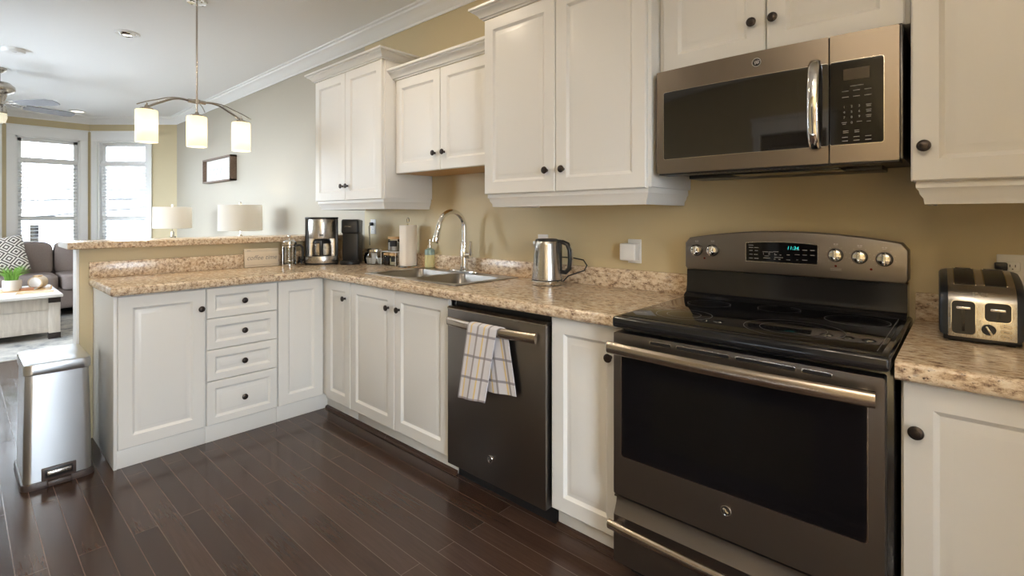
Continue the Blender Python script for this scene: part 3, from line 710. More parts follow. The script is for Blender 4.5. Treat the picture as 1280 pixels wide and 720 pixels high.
for i, (kx, kz) in enumerate([(0.054, 1.122), (0.121, 1.124), (0.558, 1.127), (0.629, 1.124), (0.699, 1.120)]):
    b = B(); b.lathe(m_black, [(0.0245, 0), (0.0245, 0.004), (0.021, 0.006)], (kx, BGY, kz), 'y', 32)
    b.lathe(m_chrome, [(0.0215, 0.004), (0.0215, 0.012), (0.0185, 0.019), (0.011, 0.022), (0, 0.023)], (kx, BGY, kz), 'y', 32)
    b.box(m_chrome, kx - .0045, kx + .0045, BGY - .034, BGY - .016, kz - .020, kz + .021, .002); b.box(m_black, kx - .0052, kx - .0042, BGY - .0335, BGY - .015, kz - .019, kz + .0205)
    b.box(m_black, kx - .004, kx + .004, BGY - .0345, BGY - .014, kz + .017, kz + .0235, .001)
    obj('control_knob', b, bg, True)
    b = B()
    for k in range(9):
        a = -PI * .75 + 1.5 * PI * k / 8 + PI / 2
        if k in (0, 4): continue
        b.box(m_print, kx + math.cos(a) * .031 - .001, kx + math.cos(a) * .031 + .001, BGY - .0006, BGY, kz + math.sin(a) * .031 - .001, kz + math.sin(a) * .031 + .001)
    b.box(m_print, kx - .006, kx + .006, BGY - .0006, BGY, kz + .033, kz + .0345); b.box(m_print, kx - .007, kx - .001, BGY - .0006, BGY, kz + .037, kz + .041); b.box(m_print, kx + .001, kx + .007, BGY - .0006, BGY, kz + .037, kz + .041)
    obj('knob_marks', b, bg, True)
for lx, lz in ((0.087, 1.090), (0.558, 1.088), (0.662, 1.083)):
    b = B(); b.lathe(m_red, [(0.004, 0), (0.004, 0.001), (0, 0.002)], (lx, BGY, lz), 'y', 16); obj('indicator_light', b, bg, True)
b = B(); b.box(m_print, 0.541, 0.575, BGY - .0006, BGY, 1.077, 1.0785); b.box(m_print, 0.541, 0.575, BGY - .0006, BGY, 1.072, 1.0735); obj('panel_print', b, bg, True)

# ------------------------------------------------------------------ microwave
t = thing('microwave', 'bronze stainless microwave oven mounted over the range', 'microwave', (0.390, -0.2, 1.43))
b = B(); b.box(m_black, 0.014, 0.768, -0.372, -0.003, 1.436, 1.828, .003)
b.box(m_black, 0.020, 0.762, -0.384, -0.30, 1.424, 1.436, .002); b.box(m_blackgloss, 0.26, 0.60, -0.30, -0.18, 1.418, 1.430, .002); b.box(m_black, 0.05, 0.70, -0.17, -0.02, 1.420, 1.436, .002)
obj('body', b, t, True)
b = B()
for k in range(30): b.box(m_slate, 0.13 + k * .0135, 0.13 + k * .0135 + .008, -0.382, -0.34, 1.4215, 1.4245)
obj('vent_grille', b, t, True)
m_gunm = M('dark_edge_metal', (0.10, 0.095, 0.09), 0.3, 1.0)
mwy = lambda x: -0.386 - 0.018 * (1 - ((x - 0.391) / 0.378) ** 2)
m_mwmetal = brushed('warm_slate_metal', (0.205, 0.172, 0.138), 0.36, (1, 1, 60))
b = B(); b.bow(m_mwmetal, 0.012, 0.588, 1.430, 1.822, 0.004, mwy, 0.022, 24); d = obj('door', b, t, True)
b = B(); b.bow(m_nickel, 0.0405, 0.5885, 1.4815, 1.7405, 0.008, lambda x: mwy(x) - .0008, 0.002, 24); b.bow(m_mwglass, 0.0425, 0.5885, 1.4840, 1.7385, 0.007, lambda x: mwy(x) - .0016, 0.002, 24); wn = obj('door_window', b, d, True)
b = B(); b.bow(m_mwglass, 0.080, 0.505, 1.515, 1.700, 0.004, lambda x: mwy(x) - .0021, 0.0005, 24); obj('viewing_pane', b, wn, True)
b = B()
hp = [(0.553, mwy(.553) - 0.006 - 0.036 * math.sin(PI * min(1, max(0, (k / 20) * 1.0))) ** .45, 1.482 + 0.268 * k / 20) for k in range(21)]
b.tube(m_chrome, hp, 0.008, 16, True, 2.0); obj('handle', b, d, True)
badge(d, 0.381, mwy(.381) - .0005, 1.784)
b = B(); b.bow(m_mwmetal, 0.592, 0.762, 1.430, 1.822, 0.004, mwy, 0.022, 12)
b.box(m_gunm, 0.7605, 0.7705, -0.3855, -0.366, 1.431, 1.821, .004)
cpn = obj('control_panel', b, t, True)
b = B(); b.bow(m_nickel, 0.5915, 0.7275, 1.4825, 1.7405, 0.008, lambda x: mwy(x) - .0008, 0.002, 12); b.bow(m_blackglass, 0.5915, 0.7255, 1.4850, 1.7385, 0.007, lambda x: mwy(x) - .0016, 0.002, 12); kp = obj('keypad', b, cpn, True)
b = B(); b.bow(M('display_window', (0.035, 0.024, 0.017), 0.1), 0.627, 0.692, 1.679, 1.713, 0.001, lambda x: mwy(x) - .0022, 0.001, 6); obj('display', b, kp, True)
b = B(); kd = B(); y_ = lambda x: mwy(x) - .0019
def dash(x, z, w_): b.box(m_print, x - w_ / 2, x + w_ / 2, y_(x) - .0004, y_(x), z - .0008, z + .0008)
for r_, z in enumerate((1.646, 1.628)):
    for k, x in enumerate((0.632, 0.660, 0.688)): dash(x, z, 0.017); 
for r_, z in enumerate((1.598, 1.582, 1.566)):
    for k, x in enumerate((0.629, 0.648, 0.667)):
        kd.text(m_print, str(r_ * 3 + k + 1), 0.0095, face_y(x, y_(x), z), 0.0001)
    dash(0.690, z + .002, 0.013); dash(0.690, z - .003, 0.011)
kd.text(m_print, '0', 0.0095, face_y(0.648, y_(.648), 1.549), 0.0001); dash(0.629, 1.551, .013); dash(0.629, 1.546, .009); dash(0.667, 1.551, .013); dash(0.690, 1.549, .010)
for z in (1.525, 1.520): dash(0.633, z, .014); dash(0.661, z, .012)
for z in (1.500, 1.489):
    for x in (0.631, 0.660, 0.689): dash(x, z + .006, .015)
dash(0.655, 1.660, 0.045)
obj('keypad_print', b, kp, True); obj('keypad_digits', kd, kp, True)

# ------------------------------------------------------------------ dishwasher and towel
t = thing('dishwasher', 'dark slate dishwasher with bar handle under the counter', 'dishwasher', (-0.64, -0.3, 0))
b = B(); b.box(m_black, -0.942, -0.338, -0.575, -0.03, 0.09, 0.866); obj('tub', b, t, True)
DY = -0.634
b = B(); b.box(m_slate, -0.940, -0.342, DY, -0.580, 0.086, 0.826, .004)
d = obj('door', b, t, True)
b = B(); b.prism(m_slatelight, [(DY - .001, 0.826), (DY - .001, 0.831), (DY + .012, 0.838), (-0.582, 0.838), (-0.582, 0.826)], 'x', -0.940, -0.342); obj('top_edge', b, d, True)
b = B(); bar_handle(b, m_slatelight, -0.905, -0.372, DY, 0.026, 0.775, 0.021, 0.011, 0.022); obj('handle', b, d, True)
badge(d, -0.652, DY - .0005, 0.196)
b = B(); b.box(m_black, -0.942, -0.338, -0.560, -0.545, 0.001, 0.090); obj('kick_panel', b, t, True)

hy_ = DY - 0.026 - 0.020
t = thing('kitchen_towel', 'folded plaid cotton towel in white, grey and yellow over the dishwasher handle', 'towel', (-0.68, hy_, 0.79))
def flap(xa, xb, xc, xd, ytop, ybot, zt_, zbl, zbr, ph, u0):
    def fn(u, v):
        x = (xa + (xb - xa) * u) * (1 - v) + (xc + (xd - xc) * u) * v
        z = zt_ + ((zbl + (zbr - zbl) * u) - zt_) * v
        y = ytop + (ybot - ytop) * v + 0.004 * math.sin(u * 9 + ph) * v
        return (x, y, z), (u0 + u * 0.165, v * (zt_ - zbl))
    return fn
b = B(); b.grid(m_towel, flap(-0.732, -0.556, -0.792, -0.622, hy_ - .0155, hy_ - .022, 0.788, 0.452, 0.468, 0.3, 0.0), 16, 24, 0.004)
def over(u, v):
    a = PI * v; x = -0.732 + 0.176 * u + 0.03 * v
    return (x, hy_ - .0155 * math.cos(a), 0.788 + 0.013 * math.sin(a)), (u * .165, -.04 * v)
b.grid(m_towel, over, 16, 8, 0.004); obj('front_fold', b, t, True)
b = B(); b.grid(m_towel, flap(-0.702, -0.526, -0.66, -0.475, hy_ + .0155, hy_ + .020, 0.788, 0.500, 0.520, 1.3, 0.05), 16, 24, 0.004); obj('back_fold', b, t, True)

# ------------------------------------------------------------------ sink, tap
t = thing('kitchen_sink', 'double bowl stainless steel sink set in the countertop', 'sink', (-1.415, -0.295, CT))
def rr(x0, x1, y0, y1, r, n=6):
    P = []
    for cx, cy, a0 in ((x1 - r, y1 - r, 0), (x0 + r, y1 - r, PI / 2), (x0 + r, y0 + r, PI), (x1 - r, y0 + r, 1.5 * PI)):
        for k in range(n + 1): a = a0 + PI / 2 * k / n; P.append((cx + r * math.cos(a), cy + r * math.sin(a)))
    return P
def rings_mesh(b, mat, rings, cap=True):
    bm = bmesh.new(); R = [[bm.verts.new((p[0], p[1], z)) for p in P] for P, z in rings]; n = len(R[0])
    for A, Bq in zip(R, R[1:]):
        for k in range(n): bm.faces.new((A[k], A[(k + 1) % n], Bq[(k + 1) % n], Bq[k]))
    if cap: bm.faces.new(R[-1])
    bmesh.ops.remove_doubles(bm, verts=list(bm.verts), dist=1e-6)
    bmesh.ops.recalc_face_normals(bm, faces=list(bm.faces)); b.add(bm, mat)
def square(x0, x1, y0, y1, n=6):
    P = []
    for cx, cy in ((x1, y1), (x0, y1), (x0, y0), (x1, y0)): P += [(cx, cy)] * (n + 1)
    return P
ZR = CT + 0.005
b = B()
for (x0, x1, ox0, ox1) in ((-1.795, -1.435, -1.834, -1.4175), (-1.400, -1.038, -1.4175, -1.000)):
    rings_mesh(b, m_sink, [(square(ox0, ox1, -0.528, -0.060), ZR), (rr(x0, x1, -0.495, -0.135, 0.05), ZR)], False)
b.sweep(m_sink, [(-1.834, -0.528), (-1.834, -0.060), (-1.000, -0.060), (-1.000, -0.528)], [(0, ZR), (-0.004, CT + .0005), (0.002, CT + .0005)], True)
obj('rim', b, t, True, 50)
for (x0, x1) in ((-1.795, -1.435), (-1.400, -1.038)):
    b = B(); i = 0.012
    rings_mesh(b, m_sink, [(rr(x0, x1, -0.495, -0.135, 0.05), ZR), (rr(x0 + .003, x1 - .003, -0.492, -0.138, 0.05), ZR - .004), (rr(x0 + i, x1 - i, -0.495 + i, -0.135 - i, 0.05), 0.76), (rr(x0 + .04, x1 - .04, -0.455, -0.175, 0.04), 0.742)])
    bw = obj('basin', b, t, True, 50)
    b = B(); cx = (x0 + x1) / 2; b.lathe(m_chrome, [(0.042, 0.743), (0.042, 0.746), (0.034, 0.747), (0.030, 0.744), (0, 0.744)], (cx, -0.315, 0), 'z', 28); obj('drain', b, bw, True)
FX, FY = -1.415, -0.092
t = thing('faucet', 'tall chrome gooseneck faucet with pull-down spray behind the sink', 'faucet', (FX, FY, ZR))
b = B(); b.prism(m_chrome, rr(FX - 0.125, FX + 0.125, FY - .028, FY + .024, 0.025), 'z', ZR + .0003, ZR + .012, .004); obj('base_plate', b, t, True)
b = B(); b.lathe(m_chrome, [(0.030, ZR + .010), (0.030, ZR + .018), (0.0245, ZR + .024), (0.0235, ZR + 0.10), (0.0235, ZR + 0.135), (0.019, ZR + .142), (0.019, ZR + .170), (0.0215, ZR + .172), (0.0215, ZR + .186), (0.015, ZR + .190)], (FX, FY, 0), 'z', 28); obj('body', b, t, True)
b = B(); pts = [(FX, FY, ZR + .185), (FX, FY, 1.195)]; R_ = 0.100
for k in range(1, 19): a = PI * k / 18 * 0.93; pts.append((FX, FY - R_ + R_ * math.cos(a), 1.195 + R_ * math.sin(a)))
b.tube(m_chrome, pts, 0.0155, 18); obj('neck', b, t, True)
e = Vector(pts[-1]); dv = (Vector(pts[-1]) - Vector(pts[-2])).normalized()
b = B(); b.tube(m_chrome, [e - dv * .005, e + dv * .012, e + dv * .016, e + dv * .05, e + dv * .075, e + dv * .105, e + dv * .112], [0.0165, 0.0175, 0.0165, 0.0185, 0.0215, 0.0215, 0.018], 18); obj('spray_head', b, t, True)
b = B(); b.tube(m_chrome, [(FX + .018, FY, ZR + .105), (FX + .062, FY, ZR + .105)], 0.020, 18); b.tube(m_chrome, [(FX + .056, FY, ZR + .108), (FX + .064, FY - .004, ZR + .15), (FX + .070, FY - .010, ZR + .195)], [0.013, 0.011, 0.009], 14); obj('lever', b, t, True)

# ------------------------------------------------------------------ things on the sink-wall counter
# electric kettle
KX, KY = -0.708, -0.158
t = thing('electric_kettle', 'stainless steel electric kettle with black handle on the counter', 'kettle', (KX, KY, CT), math.radians(18))
b = B(); b.lathe(m_chrome, [(0.081, 0.003), (0.083, 0.006), (0.083, 0.020), (0.080, 0.024)], (0, 0, 0), 'z', 40); b.lathe(m_black, [(0.078, 0.0), (0.078, 0.004)], (0, 0, 0), 'z', 40); obj('power_base', b, t)
b = B(); b.lathe(m_black, [(0.079, 0.024), (0.079, 0.029)], (0, 0, 0), 'z', 40, False)
b.lathe(m_steel, [(0.0795, 0.029), (0.079, 0.05), (0.072, 0.13), (0.0645, 0.205), (0.063, 0.222), (0.060, 0.226)], (0, 0, 0), 'z', 48)
b.prism(m_steel, [(-0.058, -0.016), (-0.078, 0.0), (-0.058, 0.016)], 'z', 0.195, 0.222, .002); kb = obj('body', b, t)
b = B(); b.T = Matrix.Rotation(math.radians(-118), 4, 'Z'); b.box(m_carafe, 0.066, 0.0745, -0.008, 0.008, 0.09, 0.19, .003); b.box(m_print, 0.0655, 0.0735, -0.002, 0.002, 0.10, 0.18); obj('water_gauge', b, kb)
b = B(); b.lathe(m_black, [(0.061, 0.225), (0.060, 0.231), (0.050, 0.236), (0, 0.238)], (0, 0, 0), 'z', 40); b.box(m_black, 0.045, 0.075, -.012, .012, 0.222, 0.232, .003); obj('lid', b, t)
b = B(); hp = [(0.060, 0, 0.215), (0.085, 0, 0.220), (0.110, 0, 0.210), (0.122, 0, 0.180), (0.124, 0, 0.130), (0.120, 0, 0.085), (0.100, 0, 0.066), (0.072, 0, 0.068)]
b.tube(m_black, hp, [0.012, 0.012, 0.0125, 0.012, 0.0115, 0.012, 0.012, 0.010], 14, True, 1.2); b.tube(m_steel, [(0.120, 0, 0.205), (0.1335, 0, 0.180), (0.1355, 0, 0.135), (0.132, 0, 0.095)], 0.004, 8, True, 2.2); b.box(m_black, 0.058, 0.078, -.014, .014, 0.06, 0.22, .004); obj('handle', b, t)
b = B(); b.tube(m_black, [(0.075, 0.02, 0.012), (0.105, 0.03, 0.045), (0.15, 0.035, 0.062), (0.185, 0.045, 0.075), (0.195, 0.060, 0.10), (0.17, 0.083, 0.125), (0.11, 0.105, 0.132), (0.04, 0.105, 0.135), (-0.02, 0.125, 0.150), (-0.08, 0.165, 0.185)], 0.0035, 8); obj('cord', b, t)

def outlet(loc, label, plug=False, w=0.072, h=0.116, rz=0.0):
    t = thing('wall_outlet', label, 'outlet', loc, rz, 'white wall plates above the counter')
    b = B(); b.box(m_whiteplastic, -w / 2, w / 2, -0.006, -0.0005, -h / 2, h / 2, .003); obj('cover_plate', b, t)
    b = B()
    for z in (-0.021, 0.021):
        b.box(m_trim, -0.017, 0.017, -0.008, -0.004, z - .0145, z + .0145, .004)
        for x in (-.006, .006): b.box(m_black, x - .001, x + .001, -0.0083, -0.0078, z - .002, z + .006)
        b.lathe(m_black, [(0.002, 0.0078), (0.002, 0.0083)], (0, 0, z - .008), 'y', 10)
    b.lathe(m_nickel, [(0.003, 0.006), (0.003, 0.007)], (0, 0, 0), 'y', 10); obj('sockets', b, t)
    if plug: b = B(); b.box(m_black, -0.013, 0.013, -0.034, -0.0085, 0.008, 0.034, .004); b.tube(m_black, [(0, -.03, .02), (0, -.042, .0), (.004, -.040, -.06), (0, -.034, -.145)], 0.0032, 8); obj('plug', b, t)
    return t
outlet((-0.858, 0, 1.107), 'white outlet plate just above the kettle lid')
outlet((-0.290, 0, 1.097), 'white outlet plate behind the square plug-in box left of the range')
b = B(); b.box(m_whiteplastic, -0.046, 0.036, -0.058, -0.0085, -0.045, 0.037, .006, 3); single('plug_in_adapter', b, 'white square plug-in box on the outlet left of the range', 'adapter', (-0.297, 0, 1.098))
outlet((-2.570, 0, 1.185), 'white outlet plate beside the black coffee machine, with a black plug in it', True)
outlet((1.012, 0, 1.088), 'white outlet plate behind the toaster')

# paper towel
PXT, PYT = -1.985, -0.098
t = thing('paper_towel_holder', 'chrome paper towel stand left of the sink', 'holder', (PXT, PYT, CT))
b = B(); b.lathe(m_chrome, [(0.068, 0.0), (0.072, 0.003), (0.068, 0.008), (0.02, 0.010)], (0, 0, 0), 'z', 32); obj('base', b, t)
b = B(); b.tube(m_chrome, [(0, 0, .008), (0, 0, .30)], 0.005, 10); ap = [(0.013 * math.cos(a), 0, 0.325 + 0.018 * math.sin(a)) for a in [2 * PI * k / 20 for k in range(21)]]; b.tube(m_chrome, ap, 0.003, 8); obj('rod', b, t)
b = B(); b.lathe(m_towelpaper, [(0.019, 0.0), (0.058, 0.0), (0.0595, 0.003), (0.0595, 0.277), (0.058, 0.28), (0.019, 0.28), (0.019, 0.0)], (0, 0, 0), 'z', 40, False)
b.prism(m_towelpaper, [(0.0592, -0.004), (0.0625, 0.010), (0.060, 0.030), (0.0575, 0.020)], 'z', 0.002, 0.278)
single('paper_towel_roll', b, 'full cream paper towel roll on the chrome stand', 'paper towel', (PXT, PYT, CT + 0.0105), math.radians(-75))
# soap
t = thing('soap_dispenser', 'glass soap bottle with chrome pump and yellow-green liquid beside the faucet', 'soap dispenser', (-1.832, -0.094 + 0.06, CT))
t.location = (-1.812, -0.046, CT + .0055); ROOT[t] = Matrix.Translation(t.location)
b = B(); b.lathe(m_soap, [(0.031, 0.0), (0.034, 0.004), (0.034, 0.085)], (0, 0, 0), 'z', 28); obj('liquid', b, t)
b = B(); b.lathe(m_soapblue, [(0.0345, 0.085), (0.0345, 0.110), (0.030, 0.122), (0.016, 0.128), (0.014, 0.134)], (0, 0, 0), 'z', 28); obj('bottle', b, t)
b = B(); b.lathe(m_chrome, [(0.015, 0.133), (0.015, 0.150), (0.006, 0.153), (0.006, 0.178), (0.011, 0.180), (0.011, 0.190), (0, 0.192)], (0, 0, 0), 'z', 20); b.tube(m_chrome, [(0, 0, .186), (.012, -.020, .187), (.016, -.028, .182)], 0.0045, 10); obj('pump', b, t)

# spice jars and little wire shelf
def jar(name, label, loc, r, h, lidh, fill, group, rz=0.0):
    t = thing(name, label, 'jar', loc, rz, group)
    b = B(); b.lathe(m_jar, [(r * .96, 0.0), (r, 0.003), (r, h - .004), (r * .93, h)], (0, 0, 0), 'z', 24); obj('glass', b, t)
    b = B(); b.lathe(fill, [(r * .92, 0.004), (r * .93, h * .72), (0, h * .74)], (0, 0, 0), 'z', 24); obj('contents', b, t)
    b = B(); b.lathe(m_cork, [(r * 1.02, h), (r * 1.02, h + lidh - .002), (r * .98, h + lidh)], (0, 0, 0), 'z', 24); obj('lid', b, t)
    b = B(); 
    def lab(u, v):
        a = -PI / 2 - 0.62 + 1.24 * u; return ((r + .0008) * math.cos(a), (r + .0008) * math.sin(a), h * (.40 + .48 * v)), (u, v)
    b.grid(m_chalk, lab, 10, 2); obj('label', b, t); return t
JA = math.radians(50)
jar('spice_jar', 'small glass jar of dark spice with wooden lid, left of the pair', (-2.215, -0.112, CT), 0.026, 0.072, 0.016, m_coffee, 'small spice jars under the wire shelf', JA)
jar('spice_jar', 'small glass jar of pale yellow spice with wooden lid, right of the pair', (-2.140, -0.112, CT), 0.026, 0.072, 0.016, m_spice, 'small spice jars under the wire shelf', JA)
t = thing('wire_shelf', 'small white wire shelf over the spice jars', 'shelf', (-2.150, -0.085, CT))
b = B()
for k in range(7): y = -0.055 + k * .015; b.tube(m_whiteplastic, [(-0.105, y, 0.098), (0.075, y, 0.098)], 0.0016, 6)
obj('top_wires', b, t)
for sx in (-0.105, 0.075):
    b = B(); b.tube(m_whiteplastic, [(sx, -0.055, 0.0), (sx, -0.055, 0.098), (sx, 0.038, 0.098), (sx, 0.038, 0.0)], 0.0024, 8); obj('side_frame', b, t)
jar('storage_jar', 'larger glass canister of flour with wooden lid on the wire shelf', (-2.178, -0.082, CT + .1005), 0.042, 0.088, 0.016, M('flour', (0.80, 0.77, 0.72), 0.9), None, JA)
# coffee pod jar
t = thing('pod_jar', 'round glass jar of coffee pods with chrome lid beside the black coffee machine', 'jar', (-2.362, -0.115, CT))
b = B(); b.lathe(m_jar, [(0.068, 0.0), (0.079, 0.008), (0.085, 0.048), (0.076, 0.082), (0.058, 0.092)], (0, 0, 0), 'z', 32, False); b.lathe(m_jar, [(0.068, 0.0), (0, 0.001)], (0, 0, 0), 'z', 32, False); obj('glass', b, t)
b = B(); b.lathe(m_chrome, [(0.060, 0.090), (0.063, 0.093), (0.063, 0.107), (0.055, 0.115), (0, 0.117)], (0, 0, 0), 'z', 32); obj('lid', b, t)
pods = [(0.030, -0.040, 0.004, 'centre front of the glass jar'), (-0.012, -0.048, 0.004, 'lower left of the glass jar'), (0.048, 0.004, 0.004, 'lower right of the glass jar'), (0.012, -0.022, 0.042, 'top of the pile in the glass jar')]
for i, (px_, py_, pz_, lb) in enumerate(pods):
    b = B(); b.lathe(m_pod, [(0.0155, 0.0), (0.0215, 0.038), (0.0235, 0.039), (0.0235, 0.041)], (0, 0, 0), 'z', 20); b.lathe(m_podfoil if i == 3 else m_pod, [(0.021, 0.0405), (0, 0.042)], (0, 0, 0), 'z', 20)
    single('coffee_pod', b, ('white coffee pod with red foil at the ' if i == 3 else 'white coffee pod at the ') + lb, 'coffee pod', (-2.362 + px_, -0.115 + py_, CT + pz_), 0, 'coffee pods in the jar')
# single-serve coffee machine
t = thing('pod_coffee_machine', 'slim black single-serve coffee machine in the counter corner', 'coffee maker', (-2.525, -0.215, CT), math.radians(48))
b = B(); b.box(m_black, -0.060, 0.060, -0.02, 0.110, 0.0, 0.325, .012, 3); obj('body', b, t)
b = B(); b.box(m_black, -0.058, 0.058, -0.060, 0.02, 0.0, 0.300, .010, 3); obj('column', b, t)
b = B(); b.box(m_black, -0.062, 0.062, -0.085, 0.02, 0.225, 0.330, .014, 3); hd = obj('brew_head', b, t)
b = B(); b.text(m_nickel, 'KEURIG', 0.014, face_y(-0.012, -0.0856, 0.277), 0.0003); obj('lettering', b, hd)
b = B(); b.lathe(m_black, [(0.068, 0.0), (0.071, 0.004), (0.071, 0.022), (0.066, 0.028), (0.060, 0.028), (0.058, 0.024), (0, 0.024)], (0, -0.075, 0), 'z', 32); obj('drip_tray', b, t)
b = B()
for k in range(7): b.box(m_print, 0.0600, 0.0606, 0.012, 0.018, 0.10 + k * .018, 0.105 + k * .018)
obj('level_marks', b, t)
# drip coffee maker
t = thing('drip_coffee_maker', 'stainless and black drip coffee maker with glass carafe', 'coffee maker', (-2.655, -0.385, CT), math.radians(60))
def dshape(w, f, bk, n=14): return [(w, bk), (-w, bk), (-w, -f * .55)] + [(-w + 2 * w * k / n, -f * .55 - f * .45 * math.sin(PI * k / n) ** .8) for k in range(1, n)] + [(w, -f * .55)]
b = B(); b.prism(m_black, dshape(.112, .112, .085), 'z', 0.0, 0.012, .003); b.prism(m_steel, dshape(.110, .110, .083), 'z', 0.012, 0.062, .002); obj('base', b, t)
b = B(); b.box(m_black, -0.112, 0.112, 0.015, 0.085, 0.06, 0.33, .006); b.box(m_steel, -0.089, 0.089, 0.010, 0.016, 0.062, 0.19); b.box(m_black, -0.113, -0.090, -0.062, 0.03, 0.005, 0.335, .006).box(m_black, 0.090, 0.113, -0.062, 0.03, 0.005, 0.335, .006); obj('housing', b, t)
b = B(); b.prism(m_steel, dshape(.091, .108, .02), 'z', 0.190, 0.332, .002); b.box(m_black, -0.014, 0.014, -0.1085, -0.106, 0.212, 0.220, .0005); obj('water_tank', b, t)
b = B(); b.prism(m_black, dshape(.114, .112, .085), 'z', 0.332, 0.347, .005); obj('lid', b, t)
b = B(); b.lathe(m_carafe, [(0.062, 0.064), (0.068, 0.075), (0.068, 0.13), (0.055, 0.170), (0.052, 0.176)], (0, -0.035, 0), 'z', 32); cf = obj('carafe', b, t)
b = B(); b.lathe(m_black, [(0.066, 0.155), (0.060, 0.172), (0.054, 0.184), (0, 0.187)], (0, -0.035, 0), 'z', 32); b.lathe(m_black, [(0.0685, 0.070), (0.0685, 0.064), (0.05, 0.063)], (0, -0.035, 0), 'z', 32, False); obj('carafe_lid', b, cf)
b = B(); b.tube(m_black, [(0, -0.090, 0.176), (0, -0.116, 0.172), (0, -0.120, 0.12), (0, -0.112, 0.075), (0, -0.10, 0.070)], 0.010, 12, True, 1.3); obj('carafe_handle', b, cf)
# French press
t = thing('french_press', 'glass French press with chrome frame and black handle', 'French press', (-2.675, -0.622, CT), math.radians(50))
b = B(); b.lathe(m_jar, [(0.0445, 0.006), (0.0455, 0.010), (0.0455, 0.150)], (0, 0, 0), 'z', 32, False); b.lathe(m_carafe, [(0.045, 0.006), (0, 0.006)], (0, 0, 0), 'z', 32, False); obj('beaker', b, t)
b = B()
for z in (0.004, 0.135): b.lathe(m_chrome, [(0.0475, z), (0.049, z), (0.049, z + .010), (0.0475, z + .010)], (0, 0, 0), 'z', 32, False)
for k in range(4): a = PI / 4 + k * PI / 2; b.tube(m_chrome, [(0.0475 * math.cos(a), 0.0475 * math.sin(a), 0), (0.0475 * math.cos(a), 0.0475 * math.sin(a), 0.14)], 0.003, 8)
obj('frame', b, t)
b = B(); b.lathe(m_chrome, [(0.049, 0.150), (0.051, 0.156), (0.048, 0.172), (0.030, 0.184), (0, 0.187)], (0, 0, 0), 'z', 32); obj('lid', b, t)
b = B(); b.tube(m_chrome, [(0, 0, 0.04), (0, 0, 0.205)], 0.003, 8); b.lathe(m_chrome, [(0, 0.200), (0.009, 0.203), (0.011, 0.210), (0.008, 0.218), (0, 0.221)], (0, 0, 0), 'z', 18); b.lathe(m_chrome, [(0.043, 0.036), (0.043, 0.042), (0, 0.043)], (0, 0, 0), 'z', 28); obj('plunger', b, t)
b = B(); b.tube(m_black, [(0.046, 0, 0.142), (0.075, 0, 0.148), (0.092, 0, 0.130), (0.094, 0, 0.09), (0.090, 0, 0.05)], [0.007, 0.008, 0.009, 0.009, 0.007], 12); obj('handle', b, t)
# coil of cord behind the press
b = B(); pts = [(0.024 * math.cos(k * .7) * (1 + .3 * math.sin(k)), 0.020 * math.sin(k * .7), 0.008 + 0.060 * (k % 7) / 7) for k in range(30)]; b.tube(m_black, pts, 0.0042, 8); b.tube(m_black, [(0.02, 0, .02), (0.04, 0.02, .006), (0.075, 0.045, .0045)], 0.004, 8)
single('power_cord', b, 'bunched black power cord between the French press and drip coffee maker', 'cord', (-2.700, -0.515, CT + .0005), 0.6)
# coffee sign
b = B(); b.box(m_signw, -0.112, 0.112, -0.009, 0.009, 0.0, 0.128, .002); b.box(m_ink, -0.108, 0.108, -0.0094, -0.0089, 0.014, 0.0152); b.box(m_ink, -0.108, 0.108, -0.0094, -0.0089, 0.110, 0.1112)
for k in range(4): b.box(m_ink, -0.094 + k * .006, -0.089 + k * .006, -0.0094, -0.0089, 0.113, 0.116)
sg = B(); sg.text(m_ink, 'coffee time', 0.044, face_y(0, -0.0095, 0.064), 0.0003, 0.35)
s_ = single('coffee_sign', b, 'small pale wooden block sign reading coffee time on the peninsula counter', 'sign', (-2.742, -0.783, CT + .0005), PI / 2 - .05); s_.rotation_euler = (math.radians(-6), 0, PI / 2 - .05)
obj('lettering', sg, s_)

# toaster
t = thing('toaster', 'stainless two-slice toaster with black sides right of the range', 'toaster', (0.932, -0.205, CT), math.radians(2))
b = B(); b.box(m_black, -0.080, 0.080, -0.122, 0.128, 0.004, 0.020, .005)
for sx in (-.06, .06):
    for sy in (-.1, .11): b.lathe(m_black, [(0.010, 0), (0.010, 0.008)], (sx, sy, 0), 'z', 12)
obj('base', b, t)
prof = [(-0.128, 0.016), (-0.128, 0.100), (-0.126, 0.115), (-0.121, 0.128), (-0.112, 0.140), (-0.098, 0.150), (-0.080, 0.158), (-0.045, 0.170), (0.0, 0.181), (0.05, 0.189), (0.085, 0.190), (0.110, 0.183), (0.126, 0.165), (0.132, 0.016)]
b = B(); b.prism(m_steel, prof, 'x', -0.070, 0.070, .002); body = obj('shell', b, t)
m_gun = M('gunmetal_side', (0.05, 0.055, 0.065), 0.3, 0.7)
for sgn in (-1, 1):
    b = B(); bm = bmesh.new(); rings = []
    for dx_, sc in ((0.0695, 0.985), (0.079, .97), (0.086, .93), (0.089, .86)): rings.append([bm.verts.new((sgn * dx_, y * sc, 0.095 + (z - 0.095) * sc)) for y, z in prof])
    n = len(prof)
    for A, Bq in zip(rings, rings[1:]):
        for k in range(n): bm.faces.new((A[k], A[(k + 1) % n], Bq[(k + 1) % n], Bq[k]))
    bm.faces.new(rings[-1]); bm.faces.new(rings[0][::-1]); bmesh.ops.recalc_face_normals(bm, faces=list(bm.faces)); b.add(bm, m_gun); obj('side_panel', b, t)
